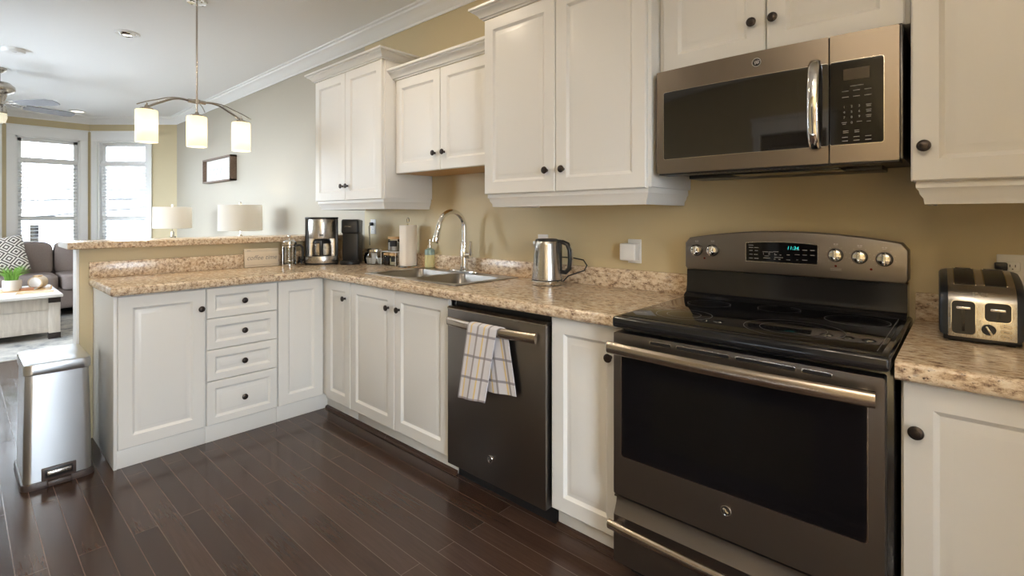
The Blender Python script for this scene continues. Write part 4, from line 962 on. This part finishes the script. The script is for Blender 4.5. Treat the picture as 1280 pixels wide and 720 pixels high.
for x0, x1 in ((-0.055, -0.011), (0.009, 0.053)):
    sl = [(-0.082, 0.1573), (-0.045, 0.170), (0.0, 0.181), (0.05, 0.189), (0.075, 0.190)]
    b = B(); b.prism(m_black, sl + [(y, z + .0012) for y, z in sl[::-1]], 'x', x0, x1)
    for q in (x0 - .002, x1): b.prism(m_nickel, sl + [(y, z + .0025) for y, z in sl[::-1]], 'x', q, q + .002)
    b.box(m_blackgloss, x0 + .004, x1 - .004, 0.066, 0.070, 0.189, 0.194); obj('bread_slot', b, body)
for x0, x1, z0, z1 in ((-0.062, -0.013, 0.025, 0.116), (0.006, 0.058, 0.066, 0.116)):
    yf_ = lambda x: -0.1288
    b = B(); b.bow(m_chrome, x0 - .0015, x1 + .0015, z0 - .0015, z1 + .0015, 0.011, yf_, 0.006, 6); b.bow(m_black, x0, x1, z0, z1, 0.010, lambda x: -0.1298, 0.006, 6); w_ = obj('lever_well', b, body)
    b = B(); xm = (x0 + x1) / 2; b.box(m_chrome, xm - .016, xm + .016, -0.139, -0.129, z1 - .022, z1 - .014, .003); b.box(m_blackgloss, xm - .003, xm + .003, -0.1305, -0.129, z0 + .008, z1 - .022); obj('lever', b, w_)
b = B(); b.lathe(m_black, [(0.0145, 0), (0.0145, 0.006), (0.012, 0.009), (0, 0.0095)], (0.014, -0.128, 0.043), 'y', 28); b.T = Matrix.Translation((0.014, 0, 0.043)) @ Matrix.Rotation(-.5, 4, 'Y'); b.box(m_chrome, -0.0025, 0.0025, -0.144, -0.134, -0.012, 0.012, .001); obj('browning_dial', b, body)
for z in (0.054, 0.041, 0.028):
    b = B(); b.bow(m_nickel, 0.037, 0.060, z - .005, z + .005, 0.0045, lambda x: -0.1305, 0.003, 4); b.box(m_ink, 0.043, 0.054, -0.1309, -0.1304, z - .0008, z + .0008); obj('button', b, body)
b = B(); b.text(m_chrome, 'T-fal', 0.017, face_y(-0.004, -0.1195, 0.1355) @ Matrix.Rotation(math.radians(-38), 4, 'X'), 0.0015, 0.2); obj('lettering', b, body)
b = B(); b.tube(m_black, [(0.05, 0.12, 0.02), (0.10, 0.135, 0.03), (0.115, 0.160, 0.10), (0.09, 0.175, 0.165), (0.062, 0.180, 0.190), (0.060, 0.190, 0.195)], 0.0035, 8); b.box(m_black, 0.045, 0.075, 0.176, 0.1965, 0.183, 0.207, .004); obj('cord', b, t)

# ------------------------------------------------------------------ step bin
t = thing('step_trash_can', 'slim stainless steel step bin beside the peninsula end', 'trash can', (-2.50, -1.885, 0), PI / 2)
HW, HD, HT = 0.120, 0.195, 0.555
b = B()
rings_mesh(b, m_steelcan, [(rr(-HW - .004, HW + .004, -HD - .008, HD, 0.030), 0.020), (rr(-HW, HW, -HD, HD, 0.030), 0.30), (rr(-HW + .005, HW - .005, -HD + .008, HD - .005, 0.030), HT - .02)]); bd = obj('body', b, t)
b = B()
rings_mesh(b, m_steelcan, [(rr(-HW, HW, -HD, HD, 0.034), HT - .030), (rr(-HW - .002, HW + .002, -HD - .002, HD + .002, 0.035), HT - .027), (rr(-HW - .002, HW + .002, -HD - .002, HD + .002, 0.035), HT + .008), (rr(-HW + .001, HW - .001, -HD + .001, HD - .001, 0.034), HT + .018), (rr(-HW + .018, HW - .018, -HD + .018, HD - .018, 0.03), HT + .021)]); obj('lid', b, t)
m_binbase = M('brown_bin_plastic', (0.055, 0.040, 0.036), 0.4)
b = B(); rings_mesh(b, m_binbase, [(rr(-HW - .012, HW + .012, -HD - .022, HD + .01, 0.040), 0.0), (rr(-HW - .014, HW + .014, -HD - .024, HD + .012, 0.042), 0.010), (rr(-HW - .010, HW + .010, -HD - .020, HD + .008, 0.040), 0.028), (rr(-HW + .004, HW - .004, -HD + .004, HD - .004, 0.03), 0.030)]); obj('base_ring', b, t)
b = B(); b.box(m_binbase, -0.062, 0.062, -HD - .014, -HD + .01, 0.024, 0.086, .003); b.box(m_black, -0.050, 0.050, -HD - .0150, -HD - .01, 0.038, 0.078, .002); obj('pedal_recess', b, t)
b = B(); b.box(m_steel, -0.044, 0.044, -HD - .032, -HD - .014, 0.055, 0.072, .004); b.box(m_binbase, -0.044, 0.044, -HD - .040, -HD - .014, 0.004, 0.030, .006); obj('pedal', b, t)

# ------------------------------------------------------------------ pendant over the bar
PXX, PYY = -2.985, -1.113
t = thing('pendant_light', 'brushed nickel chandelier with three frosted cylinder shades above the bar', 'light fixture', (PXX, PYY, CEIL))
b = B(); b.lathe(m_chrome, [(0.065, CEIL - .0005), (0.066, CEIL - .012), (0.058, CEIL - .022), (0.012, CEIL - .028)], (PXX, PYY, 0), 'z', 36)
for k in range(4): a = k * PI / 2 + .4; b.lathe(m_nickel, [(0.005, CEIL - .014), (0.005, CEIL - .026)], (PXX + .045 * math.cos(a), PYY + .045 * math.sin(a), 0), 'z', 10)
obj('canopy', b, t, True)
b = B(); b.tube(m_nickel, [(PXX, PYY, CEIL - .025), (PXX, PYY, 1.97)], 0.006, 12); obj('rod', b, t, True)
b = B(); b.lathe(m_nickel, [(0.010, 2.062), (0.020, 2.060), (0.020, 2.034), (0.010, 2.032)], (PXX, PYY, 0), 'z', 24)
for s_ in (-1, 1): b.lathe(m_nickel, [(0.013, 0), (0.013, 0.030)], (PXX - .02 if s_ < 0 else PXX - .02, PYY, 2.047), 'z', 4) if False else b.tube(m_nickel, [(PXX, PYY + s_ * .015, 2.047), (PXX, PYY + s_ * .052, 2.047)], 0.0135, 14)
obj('hub', b, t, True)
SH = [(PYY - 0.285, PXX + .01), (PYY, PXX), (PYY + 0.285, PXX - .01)]
for s_ in (-1, 1):
    b = B()
    for dx_, ext in ((-0.006, 0.0), (0.010, 0.055)):
        pts = []
        for k in range(15):
            u = k / 14; yy = PYY + s_ * (0.04 + (0.245 + ext) * u); zz = 2.047 + 0.010 * math.sin(PI * min(1, u * 1.6)) - (0.085 if ext == 0 else 0.075) * u ** 2.2
            pts.append((PXX + dx_ * (1 + u * 1.5) , yy, zz))
        b.tube(m_nickel, pts, 0.0075 if ext == 0 else 0.0035, 8, True, 1.0)
    obj('arm', b, t, True)
b = B()
for sx in (-1, 1): b.tube(m_nickel, [(PXX + sx * (0.012 + 0.085 * u), PYY + .02 * u, 2.035 - 0.07 * u ** 1.8) for u in [k / 8 for k in range(9)]], 0.003, 8)
obj('cross_arm', b, t, True)
for i, (sy, sx) in enumerate(SH):
    z1 = 1.946
    b = B(); b.lathe(m_nickel, [(0.010, z1 + .030), (0.014, z1 + .016), (0.034, z1 + .012), (0.040, z1 + .004), (0.040, z1 - .002), (0.012, z1 - .004)], (sx, sy, 0), 'z', 28); b.tube(m_nickel, [(sx, sy, z1 + .02), (sx, sy, z1 + .045)], 0.006, 8); obj('socket_cap', b, t, True)
    b = B(); b.lathe(m_pshade, [(0.034, z1), (0.058, z1 - .002), (0.0615, z1 - .010), (0.0615, z1 - .203), (0.0600, z1 - .207), (0.0585, z1 - .203), (0.0585, z1 - .012), (0.034, z1 - .004)], (sx, sy, 0), 'z', 40, False); obj('shade', b, t, True)
    light('pendant_bulb', 'POINT', (sx, sy, z1 - .105), PEND_W, (1, 0.86, 0.64), size=0.028)

# ------------------------------------------------------------------ ceiling fittings
t = thing('smoke_detector', 'round white smoke detector on the ceiling near the fan', 'smoke detector', (-5.31, -1.873, CEIL))
b = B(); b.lathe(m_whiteplastic, [(0.078, -.0005), (0.078, -0.022), (0.070, -0.034), (0.045, -0.038), (0, -0.038)], (0, 0, 0), 'z', 40); obj('cover', b, t)
b = B(); b.lathe(m_whiteplastic, [(0.020, -0.038), (0.020, -0.042), (0, -0.043)], (0.03, 0.0, 0), 'z', 20); obj('test_button', b, t)
def downlight(loc, label, r=0.075, eyeball=False, on=True, group='ceiling downlights'):
    t = thing('ceiling_downlight', label, 'downlight', (loc[0], loc[1], CEIL), 0, group)
    b = B(); b.lathe(m_whiteplastic, [(r + .022, -.0005), (r + .024, -0.006), (r + .016, -0.012), (r, -0.010), (r - .004, -.002)], (0, 0, 0), 'z', 40, False); obj('trim_ring', b, t)
    if eyeball: b = B(); b.lathe(m_chrome, [(r - .003, -0.003), (r - .014, -0.018), (r - .022, -0.024), (r - .030, -0.018)], (0, 0, 0), 'z', 36, False); obj('reflector', b, t)
    b = B(); b.lathe(m_lampglow if on else m_offlens, [(r - .002, -0.004), (0, -0.006)], (0, 0, 0), 'z', 36, False); obj('lens', b, t)
    return t
downlight((-4.10, -1.29), 'round ceiling downlight with chrome reflector, nearest the pendant', 0.062, True)
downlight((-8.33, -1.07), 'small ceiling downlight near the bay windows')
for (x, y) in ((-1.42, -1.02), (0.55, -2.35), (-1.7, -2.3), (0.9, -3.2)):  # unseen kitchen downlights, added as fill light
    downlight((x, y), 'added kitchen ceiling downlight, unseen above the floor')
    light('downlight_lamp', 'AREA', (x, y, CEIL - .02), DOWN_W, WARM, (0, 0, 0), 0.13)
for (x, y) in ((-4.1, -3.0), (-6.2, -3.2)):  # unseen cool downlights, added to brighten the living room
    downlight((x, y), 'added living room ceiling downlight, unseen out of the picture')
    light('downlight_lamp', 'AREA', (x, y, CEIL - .02), DOWN_W * 2.2, (0.84, 0.92, 1.0), (0, 0, 0), 0.13)
light('downlight_lamp', 'AREA', (-4.10, -1.29, CEIL - .03), DOWN_W * .4, WARM, (0, 0, 0), 0.09)

# unseen fill lamp behind the camera, added to brighten the range wall
t = thing('added_fill_lamp', 'added standing fill lamp with white drum shade, unseen behind the camera', 'lamp', (1.65, -3.45, 0))
b = B(); b.lathe(m_nickel, [(0.14, 0.0), (0.14, 0.015), (0.02, 0.022)], (0, 0, 0), 'z', 32); obj('base', b, t)
b = B(); b.tube(m_nickel, [(0, 0, .02), (0, 0, 1.42)], 0.010, 12); obj('pole', b, t)
b = B(); b.lathe(m_lshade, [(0.22, 1.36), (0.20, 1.70), (0.198, 1.70), (0.218, 1.36)], (0, 0, 0), 'z', 40, False); obj('lamp_shade', b, t)
light('added_fill_bulb', 'POINT', (1.65, -3.45, 1.55), FILL_W, (1, 0.90, 0.76), size=0.06)

# ceiling fan
FCX, FCY = -6.215, -1.928
t = thing('ceiling_fan', 'silver ceiling fan with light at the left picture edge', 'ceiling fan', (FCX, FCY, CEIL))
b = B(); b.lathe(m_nickel, [(0.060, CEIL - .0005), (0.058, CEIL - .02), (0.030, CEIL - .045)], (FCX, FCY, 0), 'z', 28); b.tube(m_nickel, [(FCX, FCY, CEIL - .04), (FCX, FCY, 2.58)], 0.012, 12); obj('downrod', b, t, True)
b = B(); b.lathe(m_nickel, [(0.030, 2.605), (0.08, 2.595), (0.118, 2.56), (0.122, 2.53), (0.110, 2.505), (0.06, 2.475), (0.035, 2.38)], (FCX, FCY, 0), 'z', 40); obj('motor', b, t, True)
b = B(); b.lathe(m_nickel, [(0.030, 2.38), (0.050, 2.36), (0.062, 2.31), (0.060, 2.29)], (FCX, FCY, 0), 'z', 32); b.lathe(m_pshade, [(0.058, 2.292), (0.062, 2.25), (0.048, 2.20), (0, 2.19)], (FCX, FCY, 0), 'z', 32); obj('light_bowl', b, t, True)
base_a = math.radians(109.3)
for k in range(5):
    a = base_a + k * 2 * PI / 5; Rm = Matrix.Translation((FCX, FCY, 2.385)) @ Matrix.Rotation(a, 4, 'Z') @ Matrix.Rotation(math.radians(-15), 4, 'X')
    b = B(); b.T = Rm
    pts = [(0.20, -.045), (0.40, -.060), (0.56, -.062), (0.615, -.045), (0.627, 0), (0.615, .045), (0.56, .062), (0.40, .060), (0.20, .045)]; b.prism(m_fan, pts, 'z', -0.004, 0.004); bl = obj('blade', b, t, True)
    b = B(); b.T = Rm; b.ring(m_nickel, (0.135, 0), 0.028, 0.012, 0.010, 1.7, 28); b.prism(m_nickel, [(0.17, -.02), (0.27, -.033), (0.30, 0), (0.27, .033), (0.17, .02)], 'z', 0.004, 0.009); b.prism(m_nickel, [(0.045, -.012), (0.10, -.012), (0.10, .012), (0.045, .012)], 'z', 0.006, 0.014); obj('blade_bracket', b, bl, True)

# ------------------------------------------------------------------ living room
# picture
t = thing('wall_picture', 'dark wooden shadow-box frame with pale script print on the long wall', 'picture', (-5.94, 0, 1.84))
fx, fz, fd = 0.485, 0.150, 0.075
b = B(); b.box(m_brownwood, -fx, fx, -fd, -0.001, fz - .018, fz).box(m_brownwood, -fx, fx, -fd, -0.001, -fz, -fz + .018).box(m_brownwood, -fx, -fx + .022, -fd, -0.001, -fz, fz).box(m_brownwood, fx - .022, fx, -fd, -0.001, -fz, fz); obj('frame', b, t)
b = B(); b.box(m_paper, -fx + .02, fx - .02, -0.030, -0.004, -fz + .016, fz - .016); pr_ = obj('print', b, t)
b = B(); b.text(M('pale_grey_ink', (0.55, 0.55, 0.54), 0.8), 'simply', 0.17, face_y(-0.16, -0.0305, 0.0), 0.0003, 0.3); b.text(bpy.data.materials['pale_grey_ink'], 'blessed', 0.15, face_y(0.24, -0.0305, -0.01), 0.0003, 0.3); obj('lettering', b, pr_)

# lamps on end tables
def end_table(x, y, label):
    t = thing('end_table', label, 'table', (x, y, 0), 0, 'whitewashed end tables')
    b = B(); b.box(m_whitetop, -0.25, 0.25, -0.25, 0.25, 0.585, 0.615, .004); obj('table_top', b, t)
    b = B(); b.box(m_whitewash, -0.22, 0.22, -0.22, 0.22, 0.50, 0.585); obj('apron', b, t)
    for sx in (-1, 1):
        for sy in (-1, 1): b = B(); b.box(m_whitewash, sx * .215 - .02, sx * .215 + .02, sy * .215 - .02, sy * .215 + .02, 0, 0.55, .002); obj('leg', b, t)
    return t
def table_lamp(x, y, label):
    t = thing('table_lamp', label, 'lamp', (x, y, 0.6155), 0, 'drum shade table lamps'); z = 0.6155
    b = B(); b.lathe(m_chrome, [(0.075, 0.0), (0.075, 0.014), (0.030, 0.020)], (0, 0, 0), 'z', 28); obj('base', b, t)
    b = B(); b.box(m_carafe, -0.028, 0.028, -0.028, 0.028, 0.02, 0.42, .003); b.tube(m_chrome, [(0, 0, .02), (0, 0, .76)], 0.004, 8); b.lathe(m_nickel, [(0.018, 0.42), (0.018, 0.47), (0.010, 0.48)], (0, 0, 0), 'z', 16); obj('column', b, t)
    b = B(); b.lathe(m_lshade, [(0.194, 0.512), (0.192, 0.760), (0.190, 0.760), (0.192, 0.512)], (0, 0, 0), 'z', 48, False); obj('lamp_shade', b, t)
    b = B(); b.lathe(m_whiteplastic, [(0.003, 0.755), (0.012, 0.765), (0.015, 0.778), (0.010, 0.790), (0, 0.793)], (0, 0, 0), 'z', 18)
    for k in range(3): a = k * 2 * PI / 3; b.tube(m_nickel, [(0, 0, .755), (0.19 * math.cos(a), 0.19 * math.sin(a), .752)], 0.002, 6)
    obj('finial', b, t)
    light('lamp_bulb', 'POINT', (x, y, z + .63), LAMP_W, (1, 0.80, 0.55), size=0.03)
end_table(-5.96, -0.52, 'whitewashed end table in the corner under the far lamp')
table_lamp(-5.96, -0.52, 'table lamp with white drum shade beside the window, farther of two')
end_table(-4.33, -0.36, 'whitewashed end table behind the bar under the near lamp')
table_lamp(-4.33, -0.36, 'table lamp with white drum shade just behind the bar, nearer of two')

# sofa (faces +X)
t = thing('sofa', 'grey-brown three-seat fabric sofa in front of the bay windows', 'sofa', (-8.0, -1.95, 0))
b = B(); b.box(m_sofa, -8.44, -7.52, -3.25, -0.72, 0.10, 0.36, .03, 3); b.box(m_sofa, -8.48, -8.22, -3.25, -0.72, 0.10, 0.80, .05, 3); obj('frame', b, t, True)
for y0, y1 in ((-1.335, -0.74), (-2.00, -1.345), (-2.66, -2.01)):
    b = B(); b.sell(m_sofa, (-7.83, (y0 + y1) / 2, 0.425), (0.385, (y1 - y0) / 2, 0.105), 0.28); obj('seat_cushion', b, t, True)
    b = B(); b.sell(m_sofa, (-8.19, (y0 + y1) / 2, 0.70), (0.135, (y1 - y0) / 2, 0.225), 0.36); obj('back_cushion', b, t, True)
for y in (-0.62, -2.80): b = B(); b.box(m_sofa, -8.46, -7.53, y - .12, y + .12, 0.08, 0.64, .05, 4); obj('armrest', b, t, True)
for x in (-8.36, -7.60):
    for y in (-3.1, -0.62): b = B(); b.box(m_black, x - .03, x + .03, y - .03, y + .03, 0.0, 0.10, .004); obj('leg', b, t, True)
# throw pillow
def pillow_side(sgn):
    def fn(u, v):
        x, z = 2 * u - 1, 2 * v - 1
        th = 0.085 * (max(0, 1 - x ** 4) ** .5) * (max(0, 1 - z ** 4) ** .5)
        k = 1 - 0.06 * (1 - (abs(x * z)) ) * 0.6
        return (0.235 * x * k, sgn * th, 0.235 * z * k), (u, v)
    return fn
b = B(); b.grid(m_pillow, pillow_side(-1), 24, 24); b.grid(m_pillow, pillow_side(1), 24, 24)
p = single('throw_pillow', b, 'square throw pillow with dark diamond pattern leaning on the sofa', 'pillow', (-7.93, -1.845, 0.775)); p.rotation_euler = (math.radians(-20), math.radians(-12), PI / 2 - 0.12)

# coffee table
t = thing('coffee_table', 'whitewashed trunk style coffee table with pale top', 'coffee table', (-6.55, -2.05, 0))
b = B(); b.box(m_whitetop, -7.06, -5.97, -2.66, -1.475, 0.435, 0.465, .004); obj('table_top', b, t, True)
b = B(); b.box(m_whitewash, -6.98, -6.095, -2.60, -1.575, 0.07, 0.435); b.box(m_whitewash, -6.095, -6.085, -2.60, -1.575, 0.30, 0.435, .002).box(m_whitewash, -6.095, -6.085, -2.60, -1.575, 0.07, 0.12, .002); obj('chest', b, t, True)
for x in (-6.98, -6.10):
    for y in (-2.58, -1.53):
        b = B(); b.box(m_whitewash, x - .055, x + .025, y - .045, y + .045, 0.06, 0.37, .003); b.box(M('dark_iron', (0.05, 0.042, 0.04), 0.5, 0.6) if 'dark_iron' not in bpy.data.materials else bpy.data.materials['dark_iron'], x - .058, x + .028, y - .048, y + .048, 0.37, 0.434, .002); b.box(bpy.data.materials['dark_iron'], x - .058, x + .028, y - .048, y + .048, 0.0, 0.06, .002); obj('leg', b, t, True)
# tray and things on it
t = thing('serving_tray', 'flat honey-coloured wooden tray on the coffee table', 'tray', (-6.62, -1.72, 0.465), PI / 2 - .1)
b = B(); b.box(m_trayw, -0.235, 0.215, -0.15, 0.15, 0.0005, 0.012, .003); obj('board', b, t)
b = B(); b.tube(m_trayw, [(-0.235, -.06, .012), (-0.235, -.05, .035), (-0.235, .05, .035), (-0.235, .06, .012)], 0.006, 8); b.tube(m_trayw, [(0.215, -.06, .012), (0.215, -.05, .035), (0.215, .05, .035), (0.215, .06, .012)], 0.006, 8); obj('handles', b, t)
t = thing('potted_grass', 'green grass plant in a pale stone pot on the tray', 'plant', (-6.60, -1.815, 0.4775))
b = B(); b.lathe(m_pot, [(0.066, 0.0), (0.073, 0.008), (0.077, 0.085), (0.075, 0.115), (0.068, 0.115), (0.066, 0.10), (0, 0.10)], (0, 0, 0), 'z', 32); obj('pot', b, t)
b = B()
for k in range(110):
    a = random.uniform(0, 2 * PI); r0 = random.uniform(0, .05); l = random.uniform(.08, .17); sp_ = random.uniform(.02, .13)
    p0 = Vector((r0 * math.cos(a), r0 * math.sin(a), .098)); p2 = p0 + Vector((sp_ * math.cos(a), sp_ * math.sin(a), l)); p1 = p0 + Vector((sp_ * .25 * math.cos(a), sp_ * .25 * math.sin(a), l * .65))
    b.tube(m_leaf, [p0, p1, p2], [0.0045, 0.004, 0.0006], 5, False, .4)
obj('foliage', b, t)
t = thing('wooden_ornament', 'round pale wooden drum-shaped ornament lying on its side on the tray', 'ornament', (-6.66, -1.615, 0.4775), math.radians(62))
b = B(); b.lathe(m_tan, [(0.060, 0.045), (0.066, 0.040), (0.066, -0.075), (0.060, -0.080)], (0, 0, 0.067), 'y', 36); obj('drum', b, t)
b = B(); b.lathe(m_paper, [(0.054, 0.0455), (0.054, 0.0475), (0, 0.048)], (0, 0, 0.067), 'y', 36); obj('face', b, t)
b = B(); b.box(m_trayw, -0.028, 0.028, -0.02, 0.05, 0.129, 0.142, .004); obj('top_block', b, t)
b = B(); b.box(M('terracotta_cover', (0.36, 0.15, 0.07), 0.6), -0.07, 0.07, -0.05, 0.05, 0.0, 0.022, .002); b.box(m_paper, -0.068, 0.071, -0.048, 0.048, 0.003, 0.019)
single('small_book', b, 'small reddish-brown book lying between plant and wooden drum', 'book', (-6.58, -1.70, 0.4778), 1.2)
b = B(); b.box(m_paper, -0.14, 0.14, -0.10, 0.10, 0.0, 0.012, .001); b.box(m_trayw, -0.141, 0.141, -0.101, 0.101, 0.012, 0.014)
single('magazine', b, 'thin pale magazine on the table edge in front of the tray', 'magazine', (-6.27, -1.66, 0.4655), 1.45)
b = B(); b.prism(m_rug, [(-8.30, -3.3), (-5.30, -3.3), (-5.30, -0.86), (-8.30, -0.86)], 'z', 0.0004, 0.008)
tag(obj('area_rug', b), 'mottled grey area rug under the coffee table', 'rug')
# under things stand on the rug: lift legs
for o in ('sofa', 'coffee_table'): bpy.data.objects[o].location.z += 0.0085

# ------------------------------------------------------------------ outdoors beyond the bay windows
b = B(); b.box(m_extground, -40, -9.2, -7.5, 30, -0.9, -0.8); struct('ground', b, 'grey ground outside')
b = B(); b.box(m_extground, -40, 30, -40, YS - 4.0, -0.9, -0.8); struct('ground.002', b, 'grey ground outside the added living room window')
b = B(); b.box(m_extground, 2.6, 30, -30, 30, -0.5, -0.4); struct('ground.001', b, 'grey ground outside the patio door')
t = thing('neighbour_house', 'white clapboard house with grey shutters across the street', 'house', (-16, -1.0, -0.8))
b = B(); b.box(m_siding, -18, -14.05, -7, 6, -0.8, 1.90)
for k in range(22): b.box(m_siding, -14.06, -14.03, -7, 6, -0.8 + k * .122, -0.8 + k * .122 + .112)
obj('wall', b, t, True)
b = B(); b.prism(m_roofm, [(-13.8, 1.90), (-13.8, 1.96), (-16, 3.3), (-18.2, 1.96), (-18.2, 1.90)], 'y', -7.2, 6.2); obj('roof', b, t, True)
for y in (-1.08, 1.6, -3.9):
    b = B(); b.box(m_trim, -14.03, -14.00, y - .20, y + .20, -0.3, 1.12, .004); b.box(m_blackglass, -14.005, -13.99, y - .07, y + .07, -0.25, 1.08); obj('window', b, t, True)
    for s_ in (-1, 1): b = B(); b.box(m_shutter, -14.03, -13.98, y + s_ * .155 - .055, y + s_ * .155 + .055, -0.3, 1.10, .004); obj('shutter', b, t, True)
for i, (z, s0, lb) in enumerate(((1.30, .12, 'lower dark utility cable sagging across the bay windows'), (1.62, .05, 'upper dark utility cable across the bay windows'))):
    b = B(); b.tube(m_black, [(-12.5 - .7 * i, -6 + 12 * k / 20, z + s0 * ((-6 + 12 * k / 20) + 1) - .02 * math.sin(PI * k / 20)) for k in range(21)], 0.018, 6); tag(obj('utility_cable', b), lb, 'cable', 'utility cables')
t = thing('bare_tree', 'leafless tree with thin branches outside the bay window', 'tree', (-11.4, -1.9, -0.8))
b = B()
def branch(p, d, l, r, n):
    q = p + d * l; b.tube(m_bark, [p, p + d * l * .5 + Vector((0, random.uniform(-.05, .05), .02)), q], [r, r * .8, r * .6], 6)
    if n == 0: return
    for k in range(2 + (n > 2)): branch(p + d * l * random.uniform(.6, 1), (d + Vector((random.uniform(-.5, .5), random.uniform(-.8, .8), random.uniform(-.2, .5)))).normalized(), l * .68, r * .55, n - 1)
branch(Vector((0, -.3, 0)), Vector((0, .12, 1)).normalized(), 1.7, 0.05, 4); obj('branches', b, t)
